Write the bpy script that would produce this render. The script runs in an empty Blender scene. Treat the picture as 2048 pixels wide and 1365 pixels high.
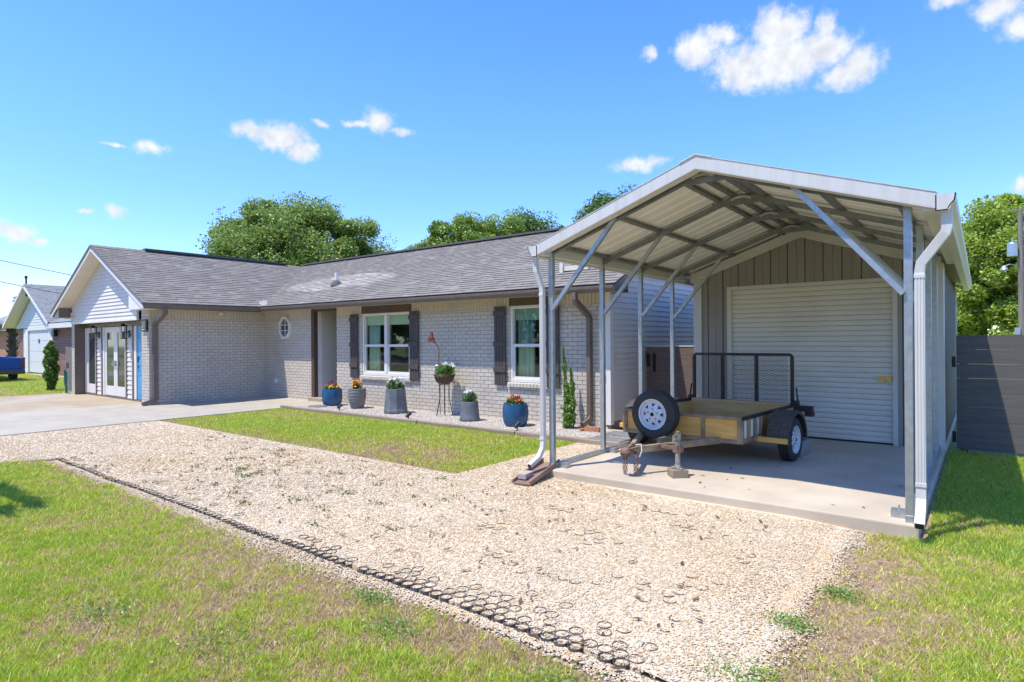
import bpy, math, random
import numpy as np
from mathutils import Vector, Matrix
R = math.radians
random.seed(7)
sc = bpy.context.scene
col = sc.collection

# ------------------------------------------------------------------ camera
YAW, ROLL, PIT = R(38.1), R(0.383), R(0.04)
fw = Vector((-math.sin(YAW), math.cos(YAW), 0)); rt = Vector((math.cos(YAW), math.sin(YAW), 0)); up = Vector((0, 0, 1))
f2 = fw * math.cos(PIT) + up * math.sin(PIT); u2 = up * math.cos(PIT) - fw * math.sin(PIT)
cr = rt * math.cos(ROLL) - u2 * math.sin(ROLL); cu = u2 * math.cos(ROLL) + rt * math.sin(ROLL)
cam = bpy.data.cameras.new("camera"); camo = bpy.data.objects.new("camera", cam); col.objects.link(camo)
cam.sensor_width = 36; cam.lens = 21.05; cam.clip_end = 3000; cam.clip_start = 0.05
mw = Matrix((cr, cu, -f2)).transposed().to_4x4(); mw.translation = (0, 0, 1.6); camo.matrix_world = mw
sc.camera = camo

# ------------------------------------------------------------------ light, sky, exposure
SUN = Vector((0.188, 0.385, -1.0)).normalized()          # direction the light travels
sl = bpy.data.lights.new("sun", 'SUN'); sl.energy = 2.1; sl.angle = R(0.53); sl.color = (1, .95, .87)
so = bpy.data.objects.new("sun", sl); col.objects.link(so); so.rotation_euler = SUN.to_track_quat('-Z', 'Y').to_euler()
SKY_STRENGTH = 0.15
sc.view_settings.view_transform = 'Standard'; sc.view_settings.look = 'None'; sc.view_settings.gamma = 1
sc.view_settings.exposure = 1.5
sc.cycles.max_bounces = 8; sc.cycles.diffuse_bounces = 4; sc.cycles.transparent_max_bounces = 12
sc.cycles.use_denoising = True

# cumulus puffs as (azimuth, elevation, half width, half height) in degrees
PUFFS = [(-20.71,24.85,2.4,1.69),(-18.76,25.52,1.7,1.1),(-17.09,23.23,2.92,1.7),(-13.81,25.26,2.98,1.96),(-13.43,23.02,4.34,2.21),(-10.15,24.73,1.05,1.11),(-10.35,23.18,3.0,1.79),(-7.8,21.59,1.96,1.61),(-8.88,21.09,2.55,1.27),(-16.27,21.97,3.71,1.07),(-24.99,25.01,.8,.7),(-2.07,24.44,1.72,.7),(.93,23.09,2.02,1.26),(2.06,21.65,1.12,1.1),(-61.62,18.02,2.21,.87),(-59.17,17.78,2.92,1.3),(-57.28,16.94,1.71,1.16),(-50.63,19.82,1.6,1.24),(-52.44,19.57,1.44,.41),(-48.57,19.15,1.39,.42),(-55.54,19.15,.9,.4),(-69.17,15.67,1.69,.65),(-71.73,15.57,.8,.25),(-71.66,10.51,.93,.62),(-73.7,10.2,.79,.25),(-77.9,8.22,1.7,.94),(-76.61,7.8,.88,.44),(-25.69,16.09,2.96,.8),(-37.26,10.93,1.34,.74),(2.41,11.01,.83,.77)]
world = bpy.data.worlds.new("World"); sc.world = world; world.use_nodes = True
def build_sky():
    nt = world.node_tree; N = nt.nodes; L = nt.links; N.clear()
    def n(t, **k):
        a = N.new(t)
        for q, v in k.items(): setattr(a, q, v)
        return a
    def m(op, a, b=None, c=None, clamp=False):
        d = n('ShaderNodeMath', operation=op, use_clamp=clamp)
        for i, v in enumerate((a, b, c)):
            if v is None: continue
            if isinstance(v, (int, float)): d.inputs[i].default_value = v
            else: L.new(v, d.inputs[i])
        return d.outputs[0]
    sky = n('ShaderNodeTexSky', sky_type='NISHITA'); sky.sun_disc = False
    sky.sun_elevation = math.asin(-SUN.z); sky.sun_rotation = math.atan2(-SUN.x, -SUN.y)
    sky.air_density = 0.9; sky.dust_density = 0.1; sky.ozone_density = 2.0; sky.altitude = 20
    tc = n('ShaderNodeTexCoord'); sep = n('ShaderNodeSeparateXYZ'); L.new(tc.outputs['Generated'], sep.inputs[0])
    az = m('DEGREES', m('ARCTAN2', sep.outputs[0], sep.outputs[1])) if False else m('MULTIPLY', m('ARCTAN2', sep.outputs[0], sep.outputs[1]), 57.29578)
    el = m('MULTIPLY', m('ARCSINE', sep.outputs[2]), 57.29578)
    cmb = n('ShaderNodeCombineXYZ'); L.new(az, cmb.inputs[0]); L.new(el, cmb.inputs[1])
    # warp the coordinates so the puffs get a billowing outline
    def noise(scale, detail, rough=.55, w=0.0):
        t = n('ShaderNodeTexNoise', noise_dimensions='4D'); t.inputs['Scale'].default_value = scale; t.inputs['Detail'].default_value = detail
        t.inputs['Roughness'].default_value = rough; t.inputs['W'].default_value = w; L.new(cmb.outputs[0], t.inputs['Vector']); return t
    wn = noise(.45, 4, .5, 3.1)
    s1 = n('ShaderNodeVectorMath', operation='SUBTRACT'); L.new(wn.outputs['Color'], s1.inputs[0]); s1.inputs[1].default_value = (.5, .5, .5)
    s2 = n('ShaderNodeVectorMath', operation='MULTIPLY'); L.new(s1.outputs[0], s2.inputs[0]); s2.inputs[1].default_value = (2.6, 1.6, 0)
    s3 = n('ShaderNodeVectorMath', operation='ADD'); L.new(s2.outputs[0], s3.inputs[0]); L.new(cmb.outputs[0], s3.inputs[1])
    field = None; low = None
    for a, e, rx, ry in PUFFS:
        d = n('ShaderNodeVectorMath', operation='SUBTRACT'); L.new(s3.outputs[0], d.inputs[0]); d.inputs[1].default_value = (a, e, 0)
        d2 = n('ShaderNodeVectorMath', operation='MULTIPLY'); L.new(d.outputs[0], d2.inputs[0]); d2.inputs[1].default_value = (1 / (rx * 1.12), 1 / (ry * 1.12), 0)
        ln = n('ShaderNodeVectorMath', operation='LENGTH'); L.new(d2.outputs[0], ln.inputs[0])
        v = m('SUBTRACT', 1.0, ln.outputs['Value'])
        k = m('MULTIPLY', v, min(1.0, .55 + .2 * ry))
        field = k if field is None else m('SMOOTH_MAX', field, k, .12)
    fine = noise(1.15, 8, .62, 1.7)
    f = m('ADD', field, m('MULTIPLY', m('SUBTRACT', fine.outputs['Fac'], .5), .9))
    ss = n('ShaderNodeMapRange', interpolation_type='SMOOTHSTEP'); L.new(f, ss.inputs['Value'])
    ss.inputs['From Min'].default_value = 0.0; ss.inputs['From Max'].default_value = .62
    dens = ss.outputs['Result']
    shade = noise(.8, 4, .5, 8.3)
    mixc = n('ShaderNodeMix', data_type='RGBA'); L.new(shade.outputs['Fac'], mixc.inputs['Factor'])
    mixc.inputs['A'].default_value = (1.15, 1.3, 1.6, 1); mixc.inputs['B'].default_value = (3.0, 3.02, 3.05, 1)
    hsv = n('ShaderNodeHueSaturation'); hsv.inputs['Hue'].default_value = .513; hsv.inputs['Saturation'].default_value = 1.3; hsv.inputs['Value'].default_value = .88
    L.new(sky.outputs[0], hsv.inputs['Color'])
    hz = n('ShaderNodeMapRange', interpolation_type='SMOOTHSTEP'); L.new(el, hz.inputs['Value']); hz.inputs['From Min'].default_value = 24; hz.inputs['From Max'].default_value = 0
    hm = n('ShaderNodeMix', data_type='RGBA', blend_type='MULTIPLY'); L.new(hz.outputs['Result'], hm.inputs['Factor']); L.new(hsv.outputs[0], hm.inputs['A']); hm.inputs['B'].default_value = (.64, .70, .90, 1)
    mx = n('ShaderNodeMix', data_type='RGBA'); L.new(dens, mx.inputs['Factor']); L.new(hm.outputs['Result'], mx.inputs['A']); L.new(mixc.outputs['Result'], mx.inputs['B'])
    bg = n('ShaderNodeBackground'); bg.inputs['Strength'].default_value = SKY_STRENGTH; L.new(mx.outputs['Result'], bg.inputs['Color'])
    out = n('ShaderNodeOutputWorld'); L.new(bg.outputs[0], out.inputs[0])
build_sky()

# ------------------------------------------------------------------ helpers
def mat(name, color, rough=.6, metal=0.0, col2=None, nscale=4.0, ndetail=5, nlo=.35, nhi=.65, isl=0.0, bump=0.0, bscale=40.0, spec=.5, attr=None, col3=None, n3scale=.8, stretch=None, lo3=.5, hi3=.7):
    m = bpy.data.materials.new(name); m.use_nodes = True
    nt = m.node_tree; N = nt.nodes; L = nt.links
    b = N['Principled BSDF']; b.inputs['Roughness'].default_value = rough; b.inputs['Metallic'].default_value = metal
    b.inputs['Specular IOR Level'].default_value = spec
    tc = N.new('ShaderNodeTexCoord'); vec = tc.outputs['Object']
    if stretch:
        mp = N.new('ShaderNodeMapping'); mp.inputs['Scale'].default_value = stretch; L.new(vec, mp.inputs[0]); vec = mp.outputs[0]
    c = None
    if attr:
        a = N.new('ShaderNodeAttribute'); a.attribute_name = attr; c = a.outputs['Color']
    def nz(scale, det):
        t = N.new('ShaderNodeTexNoise'); t.inputs['Scale'].default_value = scale; t.inputs['Detail'].default_value = det; L.new(vec, t.inputs['Vector']); return t
    def blend(prev, prevcol, newcol, scale, lo, hi, det):
        t = nz(scale, det); r = N.new('ShaderNodeMapRange'); r.inputs['From Min'].default_value = lo; r.inputs['From Max'].default_value = hi; L.new(t.outputs['Fac'], r.inputs['Value'])
        x = N.new('ShaderNodeMix'); x.data_type = 'RGBA'; L.new(r.outputs[0], x.inputs['Factor'])
        if prev is None: x.inputs['A'].default_value = (*prevcol, 1)
        else: L.new(prev, x.inputs['A'])
        x.inputs['B'].default_value = (*newcol, 1); return x.outputs['Result']
    if col2: c = blend(c, color, col2, nscale, nlo, nhi, ndetail)
    if col3: c = blend(c, color, col3, n3scale, lo3, hi3, 6)
    if isl:
        g = N.new('ShaderNodeNewGeometry'); r = N.new('ShaderNodeMapRange'); L.new(g.outputs['Random Per Island'], r.inputs['Value'])
        r.inputs['To Min'].default_value = 1 - isl; r.inputs['To Max'].default_value = 1 + isl
        x = N.new('ShaderNodeMix'); x.data_type = 'RGBA'; x.blend_type = 'MULTIPLY'; x.inputs['Factor'].default_value = 1
        if c is None: x.inputs['A'].default_value = (*color, 1)
        else: L.new(c, x.inputs['A'])
        L.new(r.outputs[0], x.inputs['B']); c = x.outputs['Result']
    if c is None: b.inputs['Base Color'].default_value = (*color, 1)
    else: L.new(c, b.inputs['Base Color'])
    if bump:
        t = nz(bscale, 6); bp = N.new('ShaderNodeBump'); bp.inputs['Strength'].default_value = bump; bp.inputs['Distance'].default_value = .01
        L.new(t.outputs['Fac'], bp.inputs['Height']); L.new(bp.outputs[0], b.inputs['Normal'])
    return m

def leaf_mat(name, c1, c2, isl=.35, trans=.3, c3=None):
    m = bpy.data.materials.new(name); m.use_nodes = True; nt = m.node_tree; N = nt.nodes; L = nt.links; N.clear()
    g = N.new('ShaderNodeNewGeometry'); rp = N.new('ShaderNodeValToRGB'); L.new(g.outputs['Random Per Island'], rp.inputs[0])
    rp.color_ramp.elements[0].color = (*c1, 1); rp.color_ramp.elements[1].color = (*c2, 1)
    if c3: e = rp.color_ramp.elements.new(.85); e.color = (*c3, 1)
    d = N.new('ShaderNodeBsdfDiffuse'); t = N.new('ShaderNodeBsdfTranslucent'); s = N.new('ShaderNodeMixShader'); s.inputs[0].default_value = trans
    gl = N.new('ShaderNodeBsdfGlossy'); gl.inputs['Roughness'].default_value = .45; s2 = N.new('ShaderNodeMixShader'); s2.inputs[0].default_value = .05
    L.new(rp.outputs[0], d.inputs[0]); L.new(rp.outputs[0], t.inputs[0]); L.new(d.outputs[0], s.inputs[1]); L.new(t.outputs[0], s.inputs[2])
    L.new(s.outputs[0], s2.inputs[1]); L.new(gl.outputs[0], s2.inputs[2])
    o = N.new('ShaderNodeOutputMaterial'); L.new(s2.outputs[0], o.inputs[0]); return m

def glass_mat(name, tint=(.75, .82, .8), wave=0.0):
    m = bpy.data.materials.new(name); m.use_nodes = True; nt = m.node_tree; N = nt.nodes; L = nt.links; N.clear()
    t = N.new('ShaderNodeBsdfTransparent'); t.inputs[0].default_value = (*tint, 1)
    g = N.new('ShaderNodeBsdfGlossy'); g.inputs['Roughness'].default_value = .02; g.inputs[0].default_value = (.95, .97, 1, 1)
    fr = N.new('ShaderNodeFresnel'); fr.inputs[0].default_value = 1.55
    k = N.new('ShaderNodeMath'); k.operation = 'MULTIPLY_ADD'; geo = N.new('ShaderNodeNewGeometry'); inv = N.new('ShaderNodeMath'); inv.operation = 'SUBTRACT'; inv.inputs[0].default_value = 1; L.new(geo.outputs['Backfacing'], inv.inputs[1]); fm = N.new('ShaderNodeMath'); fm.operation = 'MULTIPLY'; L.new(fr.outputs[0], fm.inputs[0]); L.new(inv.outputs[0], fm.inputs[1]); L.new(fm.outputs[0], k.inputs[0]); k.inputs[1].default_value = 1.5; k.inputs[2].default_value = 0.0
    x = N.new('ShaderNodeMixShader'); L.new(k.outputs[0], x.inputs[0]); L.new(t.outputs[0], x.inputs[1]); L.new(g.outputs[0], x.inputs[2])
    tc = N.new('ShaderNodeTexCoord'); nz = N.new('ShaderNodeTexNoise'); nz.inputs['Scale'].default_value = 3.5 if wave else 1.2; nz.inputs['Detail'].default_value = 1
    L.new(tc.outputs['Object'], nz.inputs['Vector'])
    bp = N.new('ShaderNodeBump'); bp.inputs['Strength'].default_value = wave or .06; bp.inputs['Distance'].default_value = .05; L.new(nz.outputs['Fac'], bp.inputs['Height'])
    L.new(bp.outputs[0], g.inputs['Normal'])
    o = N.new('ShaderNodeOutputMaterial'); L.new(x.outputs[0], o.inputs[0]); return m

ROOT = {}
def tag(o, label=None, cat=None, group=None, kind=None):
    if label: o['label'] = label
    if cat: o['category'] = cat
    if group: o['group'] = group
    if kind: o['kind'] = kind
    return o
def thing(name, label, cat, loc=(0, 0, 0), rz=0.0, group=None):
    o = bpy.data.objects.new(name, None); col.objects.link(o); o.location = loc; o.rotation_euler = (0, 0, rz); o.empty_display_size = .2
    ROOT[o] = Vector(loc) if rz == 0 else None
    return tag(o, label, cat, group)
def off(parent):
    p = parent
    while p is not None:
        if p in ROOT: return ROOT[p] or Vector((0, 0, 0))
        p = p.parent
    return Vector((0, 0, 0))

class M:
    def __init__(s): s.v = []; s.f = []; s.xf = None
    def add(s, vs, fs):
        n = len(s.v)
        if s.xf: vs = [s.xf(Vector(p)) for p in vs]
        s.v.extend([tuple(p) for p in vs]); s.f.extend([tuple(i + n for i in f) for f in fs])
    def hexa(s, p): s.add(p, [(0, 3, 2, 1), (4, 5, 6, 7), (0, 1, 5, 4), (1, 2, 6, 5), (2, 3, 7, 6), (3, 0, 4, 7)])
    def box(s, x0, x1, y0, y1, z0, z1):
        s.hexa([(x0, y0, z0), (x1, y0, z0), (x1, y1, z0), (x0, y1, z0), (x0, y0, z1), (x1, y0, z1), (x1, y1, z1), (x0, y1, z1)])
    def beam(s, p, q, w, h, ref=(0, 0, 1)):
        p = Vector(p); q = Vector(q); d = (q - p).normalized(); r = Vector(ref)
        a = d.cross(r)
        if a.length < 1e-4: a = d.cross(Vector((0, 1, 0)))
        a.normalize(); b = a.cross(d).normalized(); a *= w / 2; b *= h / 2
        s.hexa([p - a - b, p + a - b, p + a + b, p - a + b, q - a - b, q + a - b, q + a + b, q - a + b])
    def poly(s, pts): s.add(pts, [tuple(range(len(pts)))])
    def extr(s, pts, d):
        n = len(pts); d = Vector(d); pts = [Vector(p) for p in pts]
        s.add(pts + [p + d for p in pts], [tuple(range(n))[::-1], tuple(range(n, 2 * n))] + [(i, (i + 1) % n, n + (i + 1) % n, n + i) for i in range(n)])
    def tube(s, pts, r, n=8, sx=1.0):
        pts = [Vector(p) for p in pts]; rs = r if isinstance(r, (list, tuple)) else [r] * len(pts); vs = []; fs = []
        a = None
        for i, p in enumerate(pts):
            d = (pts[min(i + 1, len(pts) - 1)] - pts[max(i - 1, 0)]).normalized()
            if a is None:
                a = d.cross(Vector((0, 0, 1)))
                if a.length < 1e-3: a = Vector((1, 0, 0))
            a = (a - d * a.dot(d)).normalized(); b = d.cross(a)
            for k in range(n):
                t = 2 * math.pi * k / n; vs.append(p + a * math.cos(t) * rs[i] + b * math.sin(t) * rs[i])
        for i in range(len(pts) - 1):
            for k in range(n): fs.append((i * n + k, i * n + (k + 1) % n, (i + 1) * n + (k + 1) % n, (i + 1) * n + k))
        fs.append(tuple(range(n))[::-1]); fs.append(tuple(range((len(pts) - 1) * n, len(pts) * n))); s.add(vs, fs)
    def rtube(s, pts, w, h, ref=(0, 0, 1)):       # rectangular pipe through points, mitred
        pts = [Vector(p) for p in pts]; vs = []; fs = []; ref = Vector(ref)
        for i, p in enumerate(pts):
            d = (pts[min(i + 1, len(pts) - 1)] - pts[max(i - 1, 0)]).normalized()
            b = (ref - d * ref.dot(d)).normalized(); a = d.cross(b)
            for x, y in ((-1, -1), (1, -1), (1, 1), (-1, 1)): vs.append(p + a * x * w / 2 + b * y * h / 2)
        for i in range(len(pts) - 1):
            for k in range(4): fs.append((i * 4 + k, i * 4 + (k + 1) % 4, i * 4 + 4 + (k + 1) % 4, i * 4 + 4 + k))
        e = (len(pts) - 1) * 4; fs += [(3, 2, 1, 0), (e, e + 1, e + 2, e + 3)]; s.add(vs, fs)
    def lathe(s, prof, n=32, c=(0, 0, 0), fl=None, closed=False):
        vs = []; fs = []; k = len(prof)
        for i, (r, z) in enumerate(prof):
            for j in range(n):
                t = 2 * math.pi * j / n; q = r * (fl(t, z, i) if fl else 1)
                vs.append((c[0] + q * math.cos(t), c[1] + q * math.sin(t), c[2] + z))
        for i in range(k if closed else k - 1):
            for j in range(n):
                i2 = (i + 1) % k; fs.append((i * n + j, i * n + (j + 1) % n, i2 * n + (j + 1) % n, i2 * n + j))
        if not closed:
            if prof[0][0] > 1e-4: fs.append(tuple(range(n))[::-1])
            if prof[-1][0] > 1e-4: fs.append(tuple(range((k - 1) * n, k * n)))
        s.add(vs, fs)
    def obj(s, name, m, parent=None, smooth=False, bevel=0.0):
        me = bpy.data.meshes.new(name); o3 = off(parent) if parent is not None else Vector((0, 0, 0))
        me.from_pydata([(p[0] - o3.x, p[1] - o3.y, p[2] - o3.z) for p in s.v], [], s.f); me.materials.append(m); me.validate(); me.update()
        if smooth: me.polygons.foreach_set('use_smooth', [True] * len(me.polygons))
        o = bpy.data.objects.new(name, me); col.objects.link(o)
        if parent is not None: o.parent = parent
        if bevel:
            b = o.modifiers.new('bevel', 'BEVEL'); b.width = bevel; b.segments = 2; b.limit_method = 'ANGLE'
        return o

def np_mesh(name, verts, faces, m, parent=None, colors=None, smooth=False):
    verts = np.ascontiguousarray(verts, np.float32).reshape(-1, 3); faces = np.ascontiguousarray(faces, np.int32); k = faces.shape[1]
    if parent is not None: verts = verts - np.array(off(parent), np.float32)
    me = bpy.data.meshes.new(name); me.vertices.add(len(verts)); me.vertices.foreach_set('co', verts.ravel())
    me.loops.add(faces.size); me.loops.foreach_set('vertex_index', faces.ravel()); me.polygons.add(len(faces))
    me.polygons.foreach_set('loop_start', np.arange(0, faces.size, k, dtype=np.int32)); me.polygons.foreach_set('loop_total', np.full(len(faces), k, np.int32))
    if smooth: me.polygons.foreach_set('use_smooth', np.ones(len(faces), bool))
    if colors is not None:
        a = me.color_attributes.new('Col', 'FLOAT_COLOR', 'POINT'); c = np.ones((len(verts), 4), np.float32); c[:, :3] = colors; a.data.foreach_set('color', c.ravel())
    me.materials.append(m); me.update(); me.validate()
    o = bpy.data.objects.new(name, me); col.objects.link(o)
    if parent is not None: o.parent = parent
    return o

def vnoise(x, y, scale, seed):
    rg = np.random.default_rng(seed); g = rg.random((64, 64)); u = x / scale; v = y / scale
    i = np.floor(u).astype(int); j = np.floor(v).astype(int); a = u - i; b = v - j; a = a * a * (3 - 2 * a); b = b * b * (3 - 2 * b)
    q = lambda p, r: g[p % 64, r % 64]
    return (q(i, j) * (1 - a) + q(i + 1, j) * a) * (1 - b) + (q(i, j + 1) * (1 - a) + q(i + 1, j + 1) * a) * b
def fbm(x, y, scale, seed): return .5 * vnoise(x, y, scale, seed) + .3 * vnoise(x + 7.3, y + 1.9, scale / 2.1, seed + 1) + .2 * vnoise(x + 3.1, y + 8.4, scale / 4.3, seed + 2)

def structure(o): o['kind'] = 'structure'; return o

# ------------------------------------------------------------------ materials
m_soil = mat('soil', (.42, .30, .18), .95, col2=(.25, .18, .09), nscale=14, nlo=.4, nhi=.6, bump=.8, bscale=60, col3=(.33, .245, .13), n3scale=3, lo3=.45, hi3=.6)
m_farlawn = mat('far_lawn', (.19, .24, .05), .95, col2=(.3, .29, .09), nscale=.9, bump=.5, bscale=30)
m_grass = leaf_mat('grass_blade', (.1, .2, .03), (.1, .2, .03), trans=.42)
_a = m_grass.node_tree.nodes.new('ShaderNodeAttribute'); _a.attribute_name = 'Col'
for _n in m_grass.node_tree.nodes:
    if _n.type in ('BSDF_DIFFUSE', 'BSDF_TRANSLUCENT'): m_grass.node_tree.links.new(_a.outputs['Color'], _n.inputs[0])
m_stone = mat('gravel_stone', (.7, .6, .5), .85, attr='Col', spec=.2)
m_gravel = mat('gravel_bed', (.62, .50, .335), .95, col2=(.50, .39, .25), nscale=40, nlo=.48, nhi=.72, bump=.6, bscale=80)
m_whitegravel = mat('white_gravel', (.50, .45, .375), .95, col2=(.36, .32, .265), nscale=38, nlo=.5, nhi=.72, bump=1, bscale=80)
m_slab = mat('slab_concrete', (.56, .475, .355), .8, col2=(.46, .385, .28), nscale=1.7, bump=.15, bscale=120, col3=(.42, .35, .26), n3scale=.55, lo3=.48, hi3=.66)
m_walk = mat('walk_concrete', (.42, .37, .285), .85, col2=(.365, .32, .245), nscale=2.2, bump=.2, bscale=90, col3=(.44, .39, .305), n3scale=.5)
m_tandrive = mat('tan_concrete', (.40, .31, .20), .85, col2=(.335, .255, .16), nscale=1.1, bump=.2, bscale=80, col3=(.42, .375, .30), n3scale=.4)
m_asphalt = mat('asphalt', (.06, .06, .06), .9, col2=(.045, .045, .045), nscale=9, bump=.3, bscale=120)
m_brick = mat('painted_brick', (.58, .515, .43), .75, col2=(.53, .47, .39), nscale=9, isl=.05, bump=.3, bscale=70, spec=.25, col3=(.49, .43, .35), n3scale=1.1, lo3=.55, hi3=.75)
m_mortar = mat('mortar', (.28, .245, .20), .95, bump=.3, bscale=90)
m_siding = mat('vinyl_siding', (.69, .65, .59), .5, col2=(.65, .61, .55), nscale=1.5, spec=.35)
m_trimw = mat('white_trim', (.74, .705, .65), .5, col2=(.70, .665, .61), nscale=3)
m_soffit = mat('cream_soffit', (.72, .66, .54), .6, col2=(.67, .61, .5), nscale=2)
m_brown = mat('brown_trim', (.165, .125, .098), .45, col2=(.14, .106, .083), nscale=5)
m_brownwood = mat('brown_board', (.105, .065, .042), .6, col2=(.075, .046, .03), nscale=7, stretch=(1, 1, 6), bump=.2, bscale=40)
m_shutter = mat('shutter_wood', (.085, .068, .06), .6, col2=(.06, .048, .043), nscale=10, stretch=(3, 3, .5), bump=.2, bscale=50)
m_shingle = mat('asphalt_shingle', (.265, .243, .21), .97, col2=(.23, .21, .182), nscale=2.4, isl=.08, bump=.4, bscale=260, spec=.05)
m_band = mat('shingle_shadow_band', (.125, .115, .10), .97, isl=.3, spec=.05)  # dark strips that paint the shadow lines along the shingle courses
def roof_stain():      # sun-bleached patch below the valley
    nt = m_shingle.node_tree; N = nt.nodes; L = nt.links; b = N['Principled BSDF']; src = b.inputs['Base Color'].links[0].from_socket
    tc = N.new('ShaderNodeTexCoord'); nz = N.new('ShaderNodeTexNoise'); nz.inputs['Scale'].default_value = 1.3; nz.inputs['Detail'].default_value = 4; L.new(tc.outputs['Object'], nz.inputs['Vector'])
    a = N.new('ShaderNodeVectorMath'); a.operation = 'MULTIPLY_ADD'; L.new(nz.outputs['Color'], a.inputs[0]); a.inputs[1].default_value = (.5, .35, 0); L.new(tc.outputs['Object'], a.inputs[2])
    c = N.new('ShaderNodeVectorMath'); c.operation = 'SUBTRACT'; L.new(a.outputs[0], c.inputs[0]); c.inputs[1].default_value = (-3.5 + .25, .98 + .17, 0)
    d = N.new('ShaderNodeVectorMath'); d.operation = 'MULTIPLY'; L.new(c.outputs[0], d.inputs[0]); d.inputs[1].default_value = (1 / 2.5, 1 / .62, 0)
    l = N.new('ShaderNodeVectorMath'); l.operation = 'LENGTH'; L.new(d.outputs[0], l.inputs[0])
    r = N.new('ShaderNodeMapRange'); r.inputs['From Min'].default_value = 1.02; r.inputs['From Max'].default_value = .9; L.new(l.outputs['Value'], r.inputs['Value'])
    x = N.new('ShaderNodeMix'); x.data_type = 'RGBA'; L.new(r.outputs[0], x.inputs['Factor']); L.new(src, x.inputs['A'])
    m2 = N.new('ShaderNodeMix'); m2.data_type = 'RGBA'; m2.blend_type = 'MULTIPLY'; m2.inputs['Factor'].default_value = 1; L.new(src, m2.inputs['A']); m2.inputs['B'].default_value = (1.55, 1.57, 1.55, 1)
    L.new(m2.outputs['Result'], x.inputs['B']); L.new(x.outputs['Result'], b.inputs['Base Color'])
roof_stain()
m_darkroof = mat('dark_ridge', (.10, .095, .088), .8, bump=.3, bscale=100)
m_black = mat('black_metal', (.018, .018, .018), .45, .2)
m_room = mat('dark_interior', (.09, .105, .095), .9, col2=(.05, .06, .055), nscale=1.5)
m_curtain = mat('curtain', (.62, .72, .56), .9, col2=(.5, .6, .46), nscale=14, stretch=(3, 3, .2))
m_blind = mat('blind', (.72, .82, .62), .8)
m_glass = glass_mat('window_glass', (.85, .9, .87)); m_wglass = glass_mat('wavy_glass', (.7, .78, .76), .6)
m_dglass = mat('door_glass', (.045, .055, .045), .05, spec=.8)
m_blue = mat('blue_door_paint', (.05, .30, .55), .4)
m_brass = mat('brass', (.55, .40, .13), .35, .8)
m_galv = mat('galvanised_steel', (.50, .53, .55), .42, .75, col2=(.40, .43, .45), nscale=16, bump=.05, bscale=30)
m_galv_shade = mat('shaded_galvanised', (.27, .275, .27), .5, .7, col2=(.21, .215, .21), nscale=14)  # same steel as the posts, with the under-roof shade put into its colour
m_panelw = mat('roof_panel_white', (.76, .735, .69), .4, col2=(.72, .695, .65), nscale=1.2)
m_gutterw = mat('white_gutter', (.62, .605, .57), .4, col2=(.54, .52, .475), nscale=5, stretch=(3, 3, .25), nlo=.42, nhi=.75)
m_gray = mat('gray_panel', (.30, .275, .24), .45, col2=(.275, .252, .22), nscale=2, stretch=(2, 2, .3))
m_rolldoor = mat('roll_door', (.70, .655, .58), .4, col2=(.65, .605, .535), nscale=1.6)
m_beige = mat('beige_trim', (.62, .60, .55), .45, col2=(.57, .55, .50), nscale=2)
m_fence = mat('dark_fence', (.125, .115, .108), .7, col2=(.10, .092, .087), nscale=6, stretch=(.4, 3, 6), bump=.2, bscale=30)
m_gatewood = mat('gate_board', (.17, .125, .105), .75, col2=(.13, .095, .08), nscale=6, stretch=(.5, 3, 6), bump=.2, bscale=30)
m_weather = mat('weathered_wood', (.27, .235, .20), .9, col2=(.17, .145, .12), nscale=5, stretch=(4, 4, .4), bump=.4, bscale=30)
m_timber = mat('edging_timber', (.33, .255, .18), .9, col2=(.23, .17, .12), nscale=4, stretch=(.3, 4, 4), bump=.4, bscale=25)
m_ptwood = mat('yellow_wood', (.80, .45, .12), .75, col2=(.66, .34, .075), nscale=4, stretch=(.6, 4, 6), bump=.2, bscale=30, col3=(.62, .40, .11), n3scale=2)
m_bedwood = mat('bed_wood', (.66, .41, .16), .8, col2=(.52, .31, .11), nscale=4, stretch=(.5, 3, 5), bump=.2, bscale=30)
m_tsteel = mat('worn_trailer_steel', (.10, .082, .06), .6, .35, col2=(.20, .145, .085), nscale=9, bump=.2, bscale=50, col3=(.045, .04, .035), n3scale=4)
m_tan_steel = mat('tan_trailer_steel', (.38, .29, .18), .6, .2, col2=(.20, .145, .09), nscale=7, bump=.2, bscale=50)
m_blksteel = mat('black_trailer_steel', (.03, .025, .023), .5, .3, col2=(.06, .04, .032), nscale=8)
m_rust = mat('rust', (.14, .07, .04), .85, .3, col2=(.28, .19, .15), nscale=14, bump=.5, bscale=60)
m_jack = mat('worn_jack', (.21, .185, .15), .6, .5, col2=(.42, .40, .36), nscale=14, bump=.2, bscale=40)
m_rubber = mat('tyre_rubber', (.03, .03, .03), .8, col2=(.042, .04, .037), nscale=5, bump=.2, bscale=50)
m_rim = mat('white_rim', (.66, .68, .70), .35, col2=(.58, .59, .6), nscale=6)
m_dusty = mat('dusty_fender', (.04, .037, .034), .75, col2=(.13, .105, .08), nscale=70, nlo=.42, nhi=.7, bump=.2, bscale=60)
m_cblock = mat('cinder_block', (.30, .29, .27), .95, col2=(.23, .22, .2), nscale=20, bump=.6, bscale=60)
m_plant = leaf_mat('plant_leaf', (.05, .11, .02), (.13, .22, .05), c3=(.20, .30, .09))
m_stems = mat('stem', (.10, .09, .04), .9)
m_bluepot = mat('blue_glaze', (.012, .075, .17), .3, col2=(.02, .10, .21), nscale=6, bump=0)
m_graypot = mat('gray_pot', (.19, .185, .18), .75, col2=(.15, .147, .143), nscale=9, bump=.2, bscale=60)
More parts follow.
